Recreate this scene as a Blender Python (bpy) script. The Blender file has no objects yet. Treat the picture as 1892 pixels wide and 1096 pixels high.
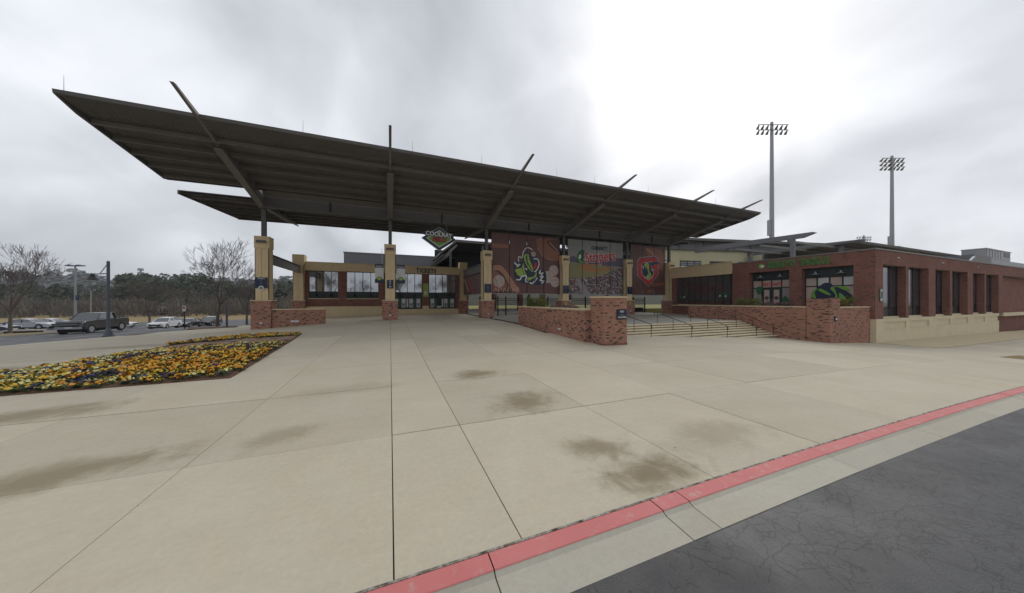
import bpy, bmesh, math, random
import numpy as np
from mathutils import Vector, Matrix, geometry
R = math.radians
rnd = random.Random(7)
scene = bpy.context.scene
COL = scene.collection

# ------------------------------------------------------------------ camera, world, sun, exposure
# world axes: x = along the colonnade (to the right and away), y = into the building, z = up; camera stands in the road at x=y=0
F, CX, HY, CS, SN, CAMZ = 560.0, 946.0, 555.0, 0.928, 0.373, 2.5
cam_d = bpy.data.cameras.new('camera'); cam = bpy.data.objects.new('camera', cam_d); COL.objects.link(cam)
cam.location = (0, 0, CAMZ); cam.rotation_euler = (R(90), 0, -math.atan2(SN, CS))
cam_d.sensor_fit = 'HORIZONTAL'; cam_d.sensor_width = 36; cam_d.lens = 36 * F / 1892
cam_d.shift_y = (HY - 548) / 1892; cam_d.clip_start = 0.1; cam_d.clip_end = 4000
scene.camera = cam

def ray(x, y):
    X = (x - CX) / F; Y = (HY - y) / F
    return Vector((CS * X + SN, -SN * X + CS, Y))
def onV(x, y, v): r = ray(x, y); return Vector((0, 0, CAMZ)) + r * (v / r.y)     # on the plane y = v
def onU(x, y, u): r = ray(x, y); return Vector((0, 0, CAMZ)) + r * (u / r.x)     # on the plane x = u
def onZ(x, y, z): r = ray(x, y); return Vector((0, 0, CAMZ)) + r * ((z - CAMZ) / r.z)
def atT(x, t): r = ray(x, HY); return Vector((r.x * t, r.y * t, CAMZ))            # at depth t on the horizon line

SUN_DIR = ray(1290, 40).normalized()
SUN_EL = math.asin(SUN_DIR.z); SUN_AZ = math.atan2(SUN_DIR.x, SUN_DIR.y)
world = bpy.data.worlds.new('World'); scene.world = world; world.use_nodes = True
wn = world.node_tree.nodes; wl = world.node_tree.links
for n in list(wn): wn.remove(n)
def wnode(t, **k):
    n = wn.new(t)
    for a, b in k.items(): setattr(n, a, b)
    return n
def wmath(op, a, b=None, c=None):
    n = wnode('ShaderNodeMath', operation=op)
    for i, s in enumerate((a, b, c)):
        if s is None: continue
        if isinstance(s, (int, float)): n.inputs[i].default_value = s
        else: wl.new(s, n.inputs[i])
    return n.outputs[0]
w_tc = wnode('ShaderNodeTexCoord'); w_nrm = wnode('ShaderNodeVectorMath', operation='NORMALIZE')
wl.new(w_tc.outputs['Generated'], w_nrm.inputs[0])
w_sep = wnode('ShaderNodeSeparateXYZ'); wl.new(w_nrm.outputs[0], w_sep.inputs[0])
zc = wmath('ADD', wmath('MAXIMUM', w_sep.outputs[2], 0.0), 0.62)
w_cmb = wnode('ShaderNodeCombineXYZ')                       # direction projected on a flat cloud layer
wl.new(wmath('DIVIDE', w_sep.outputs[0], zc), w_cmb.inputs[0]); wl.new(wmath('DIVIDE', w_sep.outputs[1], zc), w_cmb.inputs[1])
w_map = wnode('ShaderNodeMapping'); wl.new(w_cmb.outputs[0], w_map.inputs[0])
w_map.inputs['Rotation'].default_value = (0, 0, R(-35)); w_map.inputs['Scale'].default_value = (1.0, 0.85, 1); w_map.inputs['Location'].default_value = (1.7, 5.2, 0)
w_no = wnode('ShaderNodeTexNoise'); wl.new(w_map.outputs[0], w_no.inputs['Vector'])
w_no.inputs['Scale'].default_value = 2.1; w_no.inputs['Detail'].default_value = 6; w_no.inputs['Roughness'].default_value = 0.42; w_no.inputs['Distortion'].default_value = 0.5
w_dot = wnode('ShaderNodeVectorMath', operation='DOT_PRODUCT'); wl.new(w_nrm.outputs[0], w_dot.inputs[0]); w_dot.inputs[1].default_value = SUN_DIR
glow = wmath('POWER', wmath('MAXIMUM', w_dot.outputs['Value'], 0.0), 15.0)                # thin cloud lit by the sun behind it
w_no2 = wnode('ShaderNodeTexNoise'); wl.new(w_map.outputs[0], w_no2.inputs['Vector'])
w_no2.inputs['Scale'].default_value = 4.6; w_no2.inputs['Detail'].default_value = 5; w_no2.inputs['Roughness'].default_value = 0.5; w_no2.inputs['Distortion'].default_value = 0.6
cl = wmath('ADD', wmath('MULTIPLY', wmath('SUBTRACT', w_no.outputs['Fac'], 0.5), 1.2), wmath('MULTIPLY', wmath('SUBTRACT', w_no2.outputs['Fac'], 0.5), 0.5))
den = wmath('ADD', cl, wmath('ADD', wmath('MULTIPLY', glow, 0.46), 0.31))
w_rmp = wnode('ShaderNodeValToRGB'); wl.new(den, w_rmp.inputs[0]); cr = w_rmp.color_ramp
cr.elements[0].position = 0.0; cr.elements[0].color = (0.30, 0.315, 0.345, 1)
cr.elements[1].position = 1.0; cr.elements[1].color = (1.0, 1.0, 1.0, 1)
for p, c in ((0.35, (0.47, 0.49, 0.525)), (0.62, (0.66, 0.68, 0.715)), (0.82, (0.88, 0.90, 0.92))):
    e = cr.elements.new(p); e.color = c + (1,)
w_sky = wnode('ShaderNodeTexSky'); w_sky.sky_type = 'NISHITA'; w_sky.sun_disc = False
w_sky.sun_elevation = SUN_EL; w_sky.sun_rotation = SUN_AZ; w_sky.dust_density = 4
w_bg1 = wnode('ShaderNodeBackground'); wl.new(w_sky.outputs[0], w_bg1.inputs[0]); w_bg1.inputs[1].default_value = 0.10
w_bg2 = wnode('ShaderNodeBackground'); wl.new(w_rmp.outputs[0], w_bg2.inputs[0]); w_bg2.inputs[1].default_value = 0.82
w_mix = wnode('ShaderNodeMixShader'); w_mix.inputs[0].default_value = 0.97
wl.new(w_bg1.outputs[0], w_mix.inputs[1]); wl.new(w_bg2.outputs[0], w_mix.inputs[2])
w_out = wnode('ShaderNodeOutputWorld'); wl.new(w_mix.outputs[0], w_out.inputs[0])

sun_d = bpy.data.lights.new('sun', 'SUN'); sun = bpy.data.objects.new('sun', sun_d); COL.objects.link(sun)
sun_d.energy = 0.5; sun_d.angle = R(30); sun_d.color = (1, 0.96, 0.9)
sun.rotation_euler = SUN_DIR.to_track_quat('Z', 'Y').to_euler()
vs = scene.view_settings; vs.view_transform = 'Standard'; vs.look = 'None'; vs.gamma = 1.0; vs.exposure = 0.86
try: vs.use_curve_mapping = False
except Exception: pass
scene.cycles.use_denoising = True; scene.cycles.max_bounces = 6; scene.cycles.transparent_max_bounces = 8

# ------------------------------------------------------------------ materials (all procedural)
def new_mat(name):
    m = bpy.data.materials.new(name); m.use_nodes = True; nt = m.node_tree
    return m, nt, nt.nodes['Principled BSDF']
def nd(nt, t, **k):
    n = nt.nodes.new(t)
    for a, b in k.items(): setattr(n, a, b)
    return n
def mth(nt, op, a, b=None, c=None, clamp=False):
    n = nd(nt, 'ShaderNodeMath', operation=op); n.use_clamp = clamp
    for i, s in enumerate((a, b, c)):
        if s is None: continue
        if isinstance(s, (int, float)): n.inputs[i].default_value = s
        else: nt.links.new(s, n.inputs[i])
    return n.outputs[0]
def mixc(nt, fac, a, b, mode='MIX'):
    n = nd(nt, 'ShaderNodeMix', data_type='RGBA', blend_type=mode)
    for i, s in ((0, fac), (6, a), (7, b)):
        if isinstance(s, (int, float)): n.inputs[i].default_value = s
        elif isinstance(s, (tuple, list)): n.inputs[i].default_value = tuple(s)[:3] + (1,)
        else: nt.links.new(s, n.inputs[i])
    return n.outputs[2]
def noise(nt, scale, detail=4, rough=0.55, vec=None, dist=0.0, gain=0.0):
    n = nd(nt, 'ShaderNodeTexNoise'); n.inputs['Scale'].default_value = scale; n.inputs['Detail'].default_value = detail
    n.inputs['Roughness'].default_value = rough; n.inputs['Distortion'].default_value = dist
    if vec is None: vec = pos(nt)
    nt.links.new(vec, n.inputs['Vector'])
    if gain: return mth(nt, 'MULTIPLY_ADD', n.outputs['Fac'], gain, 0.5 - 0.5 * gain, clamp=True)
    return n.outputs['Fac']
def pos(nt): return nd(nt, 'ShaderNodeNewGeometry').outputs['Position']
def ramp(nt, fac, stops):
    n = nd(nt, 'ShaderNodeValToRGB'); nt.links.new(fac, n.inputs[0]); c = n.color_ramp
    c.elements[0].position = stops[0][0]; c.elements[0].color = tuple(stops[0][1]) + (1,)
    c.elements[1].position = stops[-1][0]; c.elements[1].color = tuple(stops[-1][1]) + (1,)
    for p, q in stops[1:-1]: c.elements.new(p).color = tuple(q) + (1,)
    return n.outputs[0]
def bump(nt, bs, h, strength=0.3, dist=0.02):
    n = nd(nt, 'ShaderNodeBump'); n.inputs['Strength'].default_value = strength; n.inputs['Distance'].default_value = dist
    nt.links.new(h, n.inputs['Height']); nt.links.new(n.outputs[0], bs.inputs['Normal'])
def sc3(c, k): return tuple(min(1, x * k) for x in c)
def mat(name, c, rough=0.6, metal=0.0, var=0.16, scale=1.6, bmp=0.0, bs_scale=40, spec=0.4, streak=0.0, rand=0.0):
    m, nt, bs = new_mat(name)
    f = noise(nt, scale, 6, 0.6, gain=2.2)
    col = mixc(nt, f, sc3(c, 1 - var), sc3(c, 1 + var))
    f2 = noise(nt, scale * 9, 3, 0.6, gain=2.0); col = mixc(nt, 0.25, col, mixc(nt, f2, sc3(c, 0.7), sc3(c, 1.25)))
    if streak:
        mp = nd(nt, 'ShaderNodeMapping'); nt.links.new(pos(nt), mp.inputs[0]); mp.inputs['Scale'].default_value = (2.2, 2.2, 0.18)
        s = noise(nt, 1.7, 5, 0.65, mp.outputs[0]); s = ramp(nt, s, [(0.5, (0, 0, 0)), (0.75, (1, 1, 1))])
        col = mixc(nt, mth(nt, 'MULTIPLY', s, streak), col, sc3(c, 0.55))
    if rand:
        r = nd(nt, 'ShaderNodeObjectInfo').outputs['Random']
        col = mixc(nt, rand, col, mixc(nt, r, sc3(c, 0.6), sc3(c, 1.4)))
    nt.links.new(col, bs.inputs['Base Color'])
    bs.inputs['Roughness'].default_value = rough; bs.inputs['Metallic'].default_value = metal; bs.inputs['Specular IOR Level'].default_value = spec
    if bmp: bump(nt, bs, noise(nt, bs_scale, 4, 0.6), bmp, 0.01)
    return m
def flat(name, c, rough=0.55): return mat(name, c, rough, var=0.06, scale=3)
def lit(name, c, e):
    m, nt, bs = new_mat(name); bs.inputs['Base Color'].default_value = c + (1,); bs.inputs['Emission Color'].default_value = c + (1,); bs.inputs['Emission Strength'].default_value = e
    return m

def brick_mat(name, reds, dark=0.12, grime=0.35):
    m, nt, bs = new_mat(name)
    sp = nd(nt, 'ShaderNodeSeparateXYZ'); nt.links.new(pos(nt), sp.inputs[0])
    cb = nd(nt, 'ShaderNodeCombineXYZ'); nt.links.new(mth(nt, 'ADD', sp.outputs[0], sp.outputs[1]), cb.inputs[0]); nt.links.new(sp.outputs[2], cb.inputs[1])
    b = nd(nt, 'ShaderNodeTexBrick'); nt.links.new(cb.outputs[0], b.inputs['Vector'])
    b.inputs['Color1'].default_value = (0, 0, 0, 1); b.inputs['Color2'].default_value = (1, 1, 1, 1); b.inputs['Mortar'].default_value = (0.5, 0.5, 0.5, 1)
    b.inputs['Scale'].default_value = 1; b.inputs['Mortar Size'].default_value = 0.007; b.inputs['Brick Width'].default_value = 0.235; b.inputs['Row Height'].default_value = 0.08
    b.inputs['Mortar Smooth'].default_value = 0.2; b.inputs['Bias'].default_value = 0
    col = ramp(nt, b.outputs['Color'], [(0.0, (0.07, 0.05, 0.042)), (dark, (0.085, 0.056, 0.046)), (dark + 0.03, reds[0]), (0.55, reds[1]), (1.0, reds[2])])
    col = mixc(nt, b.outputs['Fac'], col, (0.25, 0.195, 0.16))
    g = noise(nt, 0.7, 6, 0.65); g = ramp(nt, g, [(0.42, (0, 0, 0)), (0.72, (1, 1, 1))])
    col = mixc(nt, mth(nt, 'MULTIPLY', g, grime), col, sc3(reds[0], 0.55))
    nt.links.new(col, bs.inputs['Base Color']); bs.inputs['Roughness'].default_value = 0.85; bs.inputs['Specular IOR Level'].default_value = 0.25
    bump(nt, bs, mth(nt, 'SUBTRACT', noise(nt, 60, 2), mth(nt, 'MULTIPLY', b.outputs['Fac'], 1.5)), 0.5, 0.008)
    return m

M = {}
M['brick'] = brick_mat('red_brick', ((0.33, 0.155, 0.107), (0.39, 0.185, 0.127), (0.45, 0.22, 0.153)), 0.12)
M['brick_dark'] = brick_mat('dark_red_brick', ((0.19, 0.070, 0.052), (0.225, 0.085, 0.063), (0.265, 0.103, 0.077)), 0.05)
M['tan'] = mat('tan_stucco', (0.67, 0.53, 0.325), 0.85, var=0.07, bmp=0.25, bs_scale=90, spec=0.2, streak=0.22)
M['tan_pale'] = mat('pale_tan_block', (0.66, 0.575, 0.40), 0.85, var=0.07, bmp=0.25, bs_scale=70, spec=0.2, streak=0.3)
M['tan_cap'] = mat('tan_cast_stone', (0.56, 0.46, 0.29), 0.8, var=0.1, bmp=0.2, streak=0.3)
M['steel'] = mat('dark_bronze_steel', (0.105, 0.10, 0.094), 0.5, var=0.14, scale=0.8, spec=0.4)
M['steel_lite'] = mat('grey_bronze_steel', (0.18, 0.172, 0.162), 0.5, var=0.12, scale=0.7)
M['deck'] = mat('bronze_roof_deck', (0.165, 0.16, 0.152), 0.55, var=0.16, scale=0.6)
M['greymetal'] = mat('grey_metal_panel', (0.155, 0.155, 0.165), 0.55, var=0.08, scale=0.5, streak=0.2)
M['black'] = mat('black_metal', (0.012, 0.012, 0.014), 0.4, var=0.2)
M['frame'] = mat('dark_green_frame', (0.02, 0.03, 0.033), 0.4, var=0.15)
M['navy'] = flat('navy_paint', (0.012, 0.022, 0.055), 0.35)
M['white'] = flat('white_print', (0.72, 0.72, 0.70))
M['offwhite'] = flat('offwhite_vinyl', (0.56, 0.56, 0.55))
M['green'] = flat('green_paint', (0.16, 0.36, 0.05))
M['lime'] = flat('lime_print', (0.33, 0.46, 0.09))
M['dgreen'] = flat('dark_green_print', (0.03, 0.13, 0.055))
M['red'] = flat('red_print', (0.50, 0.035, 0.04))
M['orange'] = flat('infield_print', (0.42, 0.18, 0.07))
M['silver'] = mat('grey_galvanised', (0.30, 0.31, 0.325), 0.45, metal=0.5, var=0.1)
M['lamppost'] = mat('blue_grey_post', (0.085, 0.095, 0.125), 0.45, var=0.1)
M['yellowwall'] = mat('cream_stucco', (0.60, 0.56, 0.36), 0.85, var=0.06, scale=0.4, streak=0.15)
M['rubber'] = mat('tyre_rubber', (0.015, 0.015, 0.015), 0.8)
M['bark'] = mat('grey_bark', (0.095, 0.082, 0.07), 0.9, var=0.3, scale=3)
M['twig'] = mat('brown_twigs', (0.10, 0.08, 0.068), 0.9, var=0.25, scale=2)
M['doorpanel'] = flat('pale_pink_print', (0.46, 0.37, 0.32))

def glass(name, tint=(0.03, 0.034, 0.04), refl=0.42, rough=0.02):
    m, nt, bs = new_mat(name)
    bs.inputs['Base Color'].default_value = tint + (1,); bs.inputs['Roughness'].default_value = 0.15
    gl = nd(nt, 'ShaderNodeBsdfGlossy'); gl.inputs['Color'].default_value = (0.86, 0.88, 0.92, 1); gl.inputs['Roughness'].default_value = rough
    b = nd(nt, 'ShaderNodeBump'); b.inputs['Strength'].default_value = 0.05; b.inputs['Distance'].default_value = 0.03
    nt.links.new(noise(nt, 0.5, 2), b.inputs['Height']); nt.links.new(b.outputs[0], gl.inputs['Normal'])
    mx = nd(nt, 'ShaderNodeMixShader'); mx.inputs[0].default_value = refl
    nt.links.new(bs.outputs[0], mx.inputs[1]); nt.links.new(gl.outputs[0], mx.inputs[2]); nt.links.new(mx.outputs[0], nt.nodes['Material Output'].inputs[0])
    return m
M['glass'] = glass('coated_window_glass', refl=0.42)
M['glass_dim'] = glass('dim_window_glass', (0.035, 0.04, 0.05), 0.16)
M['carglass'] = glass('car_window_glass', (0.012, 0.016, 0.018), 0.13)

def concrete(name, base, gap=0.0, stains=(), rand=0.25, warm=0.5):
    m, nt, bs = new_mat(name); p = pos(nt)
    big = noise(nt, 0.16, 5, 0.6, p, 0.6, 2.2); mid = noise(nt, 0.8, 8, 0.68, p, 0.3, 2.4); fine = noise(nt, 17, 5, 0.75, p, 0, 2.4)
    c1 = (base[0] * 0.74, base[1] * 0.77, base[2] * 0.82); c2 = (base[0] * 1.17, base[1] * 1.15, base[2] * 1.10)
    col = mixc(nt, big, c1, c2)
    col = mixc(nt, 0.66, col, mixc(nt, mid, (base[0] * 0.66, base[1] * 0.67, base[2] * 0.69), sc3(base, 1.24)))
    # brownish traffic film and faint streaks along the slab finish
    film = ramp(nt, noise(nt, 0.33, 6, 0.7, p, 0.8), [(0.44, (0, 0, 0)), (0.66, (1, 1, 1))])
    col = mixc(nt, mth(nt, 'MULTIPLY', film, 0.72), col, (base[0] * 0.80, base[1] * 0.69, base[2] * 0.53))
    st = nd(nt, 'ShaderNodeMapping'); nt.links.new(p, st.inputs[0]); st.inputs['Scale'].default_value = (0.5, 7, 1); st.inputs['Rotation'].default_value = (0, 0, R(4))
    col = mixc(nt, 0.22, col, mixc(nt, noise(nt, 1.0, 6, 0.7, st.outputs[0], 0, 2.2), sc3(base, 0.76), sc3(base, 1.2)))
    col = mixc(nt, 0.36, col, mixc(nt, fine, sc3(base, 0.66), sc3(base, 1.3)))
    if rand:
        r = nd(nt, 'ShaderNodeObjectInfo').outputs['Random']
        col = mixc(nt, rand, col, mixc(nt, r, sc3(base, 0.80), sc3(base, 1.18)))
    # spots of gum and oil
    v = nd(nt, 'ShaderNodeTexVoronoi', feature='F1'); nt.links.new(p, v.inputs['Vector']); v.inputs['Scale'].default_value = 1.1
    spot = mth(nt, 'MULTIPLY', mth(nt, 'LESS_THAN', v.outputs['Distance'], 0.028), mth(nt, 'GREATER_THAN', noise(nt, 0.5, 3, 0.5, p), 0.5))
    col = mixc(nt, mth(nt, 'MULTIPLY', spot, 0.6), col, sc3(base, 0.3))
    wet = None
    for (u, v_, a, b_, rot, k) in stains:
        mp = nd(nt, 'ShaderNodeMapping', vector_type='TEXTURE'); nt.links.new(p, mp.inputs[0])
        mp.inputs['Location'].default_value = (u, v_, 0); mp.inputs['Scale'].default_value = (a * 1.25, b_ * 1.25, 50); mp.inputs['Rotation'].default_value = (0, 0, R(rot))
        ln = nd(nt, 'ShaderNodeVectorMath', operation='LENGTH'); nt.links.new(mp.outputs[0], ln.inputs[0])
        d = mth(nt, 'ADD', ln.outputs['Value'], mth(nt, 'MULTIPLY', mth(nt, 'SUBTRACT', noise(nt, 1.6, 8, 0.74, p, 0.4), 0.5), 2.0))
        f = nd(nt, 'ShaderNodeMapRange'); f.interpolation_type = 'SMOOTHSTEP'; nt.links.new(d, f.inputs[0])
        f.inputs[1].default_value = 1.15; f.inputs[2].default_value = 0.15; f.inputs[3].default_value = 0; f.inputs[4].default_value = k
        col = mixc(nt, f.outputs[0], col, (base[0] * 0.40, base[1] * 0.345, base[2] * 0.25))
    nt.links.new(col, bs.inputs['Base Color']); bs.inputs['Roughness'].default_value = 0.78; bs.inputs['Specular IOR Level'].default_value = 0.3
    bump(nt, bs, noise(nt, 60, 5, 0.7, p), 0.25, 0.006)
    return m
def S(x, y, a, b, rot, k, z=0.1): p = onZ(x, y, z); return (p.x, p.y, a, b, rot, k)
STAINS = [S(968, 741, 0.85, 0.62, 20, 0.8), S(1200, 868, 0.80, 0.42, -10, 0.9), S(1110, 825, 0.55, 0.36, -20, 0.75), S(885, 692, 0.75, 0.55, 0, 0.8), S(90, 880, 1.25, 0.5, 12, 0.75),
          S(30, 770, 1.5, 0.55, 10, 0.72), S(520, 805, 0.55, 0.4, 30, 0.45), S(1330, 800, 1.1, 0.5, 0, 0.4), S(640, 720, 1.2, 0.5, 0, 0.25), S(120, 678, 2.2, 0.6, 0, 0.55), S(230, 640, 2.6, 0.8, 0, 0.55), S(30, 680, 2.4, 0.6, 0, 0.5)]
M['concrete'] = concrete('plaza_concrete', (0.50, 0.447, 0.343), stains=STAINS, rand=.36)
M['concrete_grey'] = concrete('upper_plaza_concrete', (0.37, 0.355, 0.31), rand=0.2)
M['kerb'] = concrete('kerb_concrete', (0.44, 0.41, 0.335), rand=0.4)
M['joint'] = mat('joint_dirt', (0.11, 0.088, 0.06), 0.95, var=0.4, scale=4)
m, nt, bs = new_mat('worn_red_kerb_paint'); p = pos(nt)
w = ramp(nt, noise(nt, 7, 7, 0.72, p), [(0.54, (0, 0, 0)), (0.66, (1, 1, 1))])
col = mixc(nt, mth(nt, 'MULTIPLY', w, 0.6), mixc(nt, noise(nt, 1.2, 5, 0.6, p), (0.50, 0.125, 0.12), (0.60, 0.20, 0.185)), (0.47, 0.36, 0.31))
nt.links.new(col, bs.inputs['Base Color']); bs.inputs['Roughness'].default_value = 0.7; M['redpaint'] = m
def asphalt(name, wet=True):
    m, nt, bs = new_mat(name); p = pos(nt)
    big = noise(nt, 0.3, 6, 0.65, p, 0.0, 2.4); fine = noise(nt, 40, 5, 0.8, p, 0, 2.2)
    col = mixc(nt, big, (0.013, 0.014, 0.016), (0.030, 0.031, 0.035))
    col = mixc(nt, 0.45, col, mixc(nt, fine, (0.012, 0.012, 0.013), (0.085, 0.085, 0.088)))
    crk = None
    for s, wd, th in ((1.2, 0.007, 0.44), (3.4, 0.018, 0.45), (7.5, 0.036, 0.50)):
        wv = nd(nt, 'ShaderNodeVectorMath', operation='ADD'); nt.links.new(p, wv.inputs[0])
        nz = nd(nt, 'ShaderNodeTexNoise'); nz.inputs['Scale'].default_value = 5.5; nz.inputs['Detail'].default_value = 5; nt.links.new(p, nz.inputs['Vector'])
        sm = nd(nt, 'ShaderNodeVectorMath', operation='SCALE'); nt.links.new(nz.outputs['Color'], sm.inputs[0]); sm.inputs['Scale'].default_value = 0.14; nt.links.new(sm.outputs[0], wv.inputs[1])
        vo = nd(nt, 'ShaderNodeTexVoronoi', feature='DISTANCE_TO_EDGE'); nt.links.new(wv.outputs[0], vo.inputs['Vector']); vo.inputs['Scale'].default_value = s
        k = mth(nt, 'MULTIPLY', mth(nt, 'LESS_THAN', vo.outputs['Distance'], wd), mth(nt, 'GREATER_THAN', noise(nt, 0.55, 4, 0.6, p), th))
        crk = k if crk is None else mth(nt, 'MAXIMUM', crk, k)
    col = mixc(nt, mth(nt, 'MULTIPLY', crk, 0.9), col, (0.008, 0.008, 0.008))
    rust = ramp(nt, noise(nt, 0.8, 5, 0.6, p), [(0.66, (0, 0, 0)), (0.78, (1, 1, 1))])
    col = mixc(nt, mth(nt, 'MULTIPLY', rust, 0.3), col, (0.15, 0.10, 0.07))
    nt.links.new(col, bs.inputs['Base Color'])
    rg = ramp(nt, noise(nt, 0.4, 6, 0.65, p), [(0.35, (0.36, 0.36, 0.36)), (0.62, (0.62, 0.62, 0.62))])
    nt.links.new(rg, bs.inputs['Roughness']); bs.inputs['Specular IOR Level'].default_value = 0.5
    bump(nt, bs, mth(nt, 'SUBTRACT', noise(nt, 70, 4, 0.7, p), mth(nt, 'MULTIPLY', crk, 1.2)), 0.45, 0.01)
    return m
M['asphalt'] = asphalt('cracked_asphalt')
def grassmat(name, a, b, c):
    m, nt, bs = new_mat(name); p = pos(nt)
    col = mixc(nt, noise(nt, 0.12, 6, 0.65, p), a, b); col = mixc(nt, 0.4, col, mixc(nt, noise(nt, 9, 4, 0.7, p), sc3(c, 0.6), sc3(c, 1.4)))
    nt.links.new(col, bs.inputs['Base Color']); bs.inputs['Roughness'].default_value = 0.95; bs.inputs['Specular IOR Level'].default_value = 0.1
    bump(nt, bs, noise(nt, 30, 4, 0.7, p), 0.6, 0.03); return m
M['drygrass'] = grassmat('dormant_grass', (0.30, 0.215, 0.12), (0.235, 0.185, 0.085), (0.28, 0.21, 0.115))
M['straw'] = grassmat('straw_lawn', (0.60, 0.51, 0.35), (0.54, 0.45, 0.30), (0.56, 0.47, 0.31))
M['greengrass'] = grassmat('outfield_grass', (0.20, 0.20, 0.075), (0.27, 0.24, 0.11), (0.23, 0.22, 0.09))
M['mulch'] = mat('brown_mulch', (0.125, 0.068, 0.042), 0.95, var=0.5, scale=14, bmp=1.0, bs_scale=35)
M['mulch_dry'] = mat('dry_pine_straw', (0.27, 0.18, 0.125), 0.95, var=0.35, scale=7, bmp=0.9, bs_scale=30)
def leafmat(name, a, b, rand=True):
    m, nt, bs = new_mat(name)
    col = mixc(nt, noise(nt, 7, 3, 0.7), a, b)
    nt.links.new(col, bs.inputs['Base Color']); bs.inputs['Roughness'].default_value = 0.7; bs.inputs['Specular IOR Level'].default_value = 0.25
    return m
M['leaf'] = leafmat('pansy_leaf', (0.028, 0.06, 0.018), (0.07, 0.12, 0.03))
M['shrub'] = leafmat('olive_shrub_leaf', (0.055, 0.075, 0.018), (0.16, 0.155, 0.03))
M['shrub_gold'] = leafmat('golden_shrub_leaf', (0.13, 0.10, 0.02), (0.27, 0.20, 0.04))
M['shrub_plum'] = leafmat('plum_shrub_leaf', (0.06, 0.035, 0.035), (0.12, 0.075, 0.07))
M['pine'] = leafmat('pine_needles', (0.034, 0.048, 0.027), (0.07, 0.084, 0.048))
M['brownwood'] = leafmat('bare_wood_mass', (0.10, 0.084, 0.066), (0.16, 0.135, 0.108))
M['bluewood'] = leafmat('hazy_far_wood', (0.15, 0.165, 0.17), (0.20, 0.215, 0.22))  # distance haze painted into the leaf colour as pale grey-blue
for k, c in (('f_yellow', (0.66, 0.42, 0.03)), ('f_orange', (0.68, 0.29, 0.015)), ('f_cream', (0.66, 0.60, 0.25)), ('f_blue', (0.075, 0.075, 0.22)), ('f_plum', (0.05, 0.03, 0.07))):
    M[k] = mat('petal_' + k[2:], c, 0.6, var=0.25, scale=9)

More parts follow.
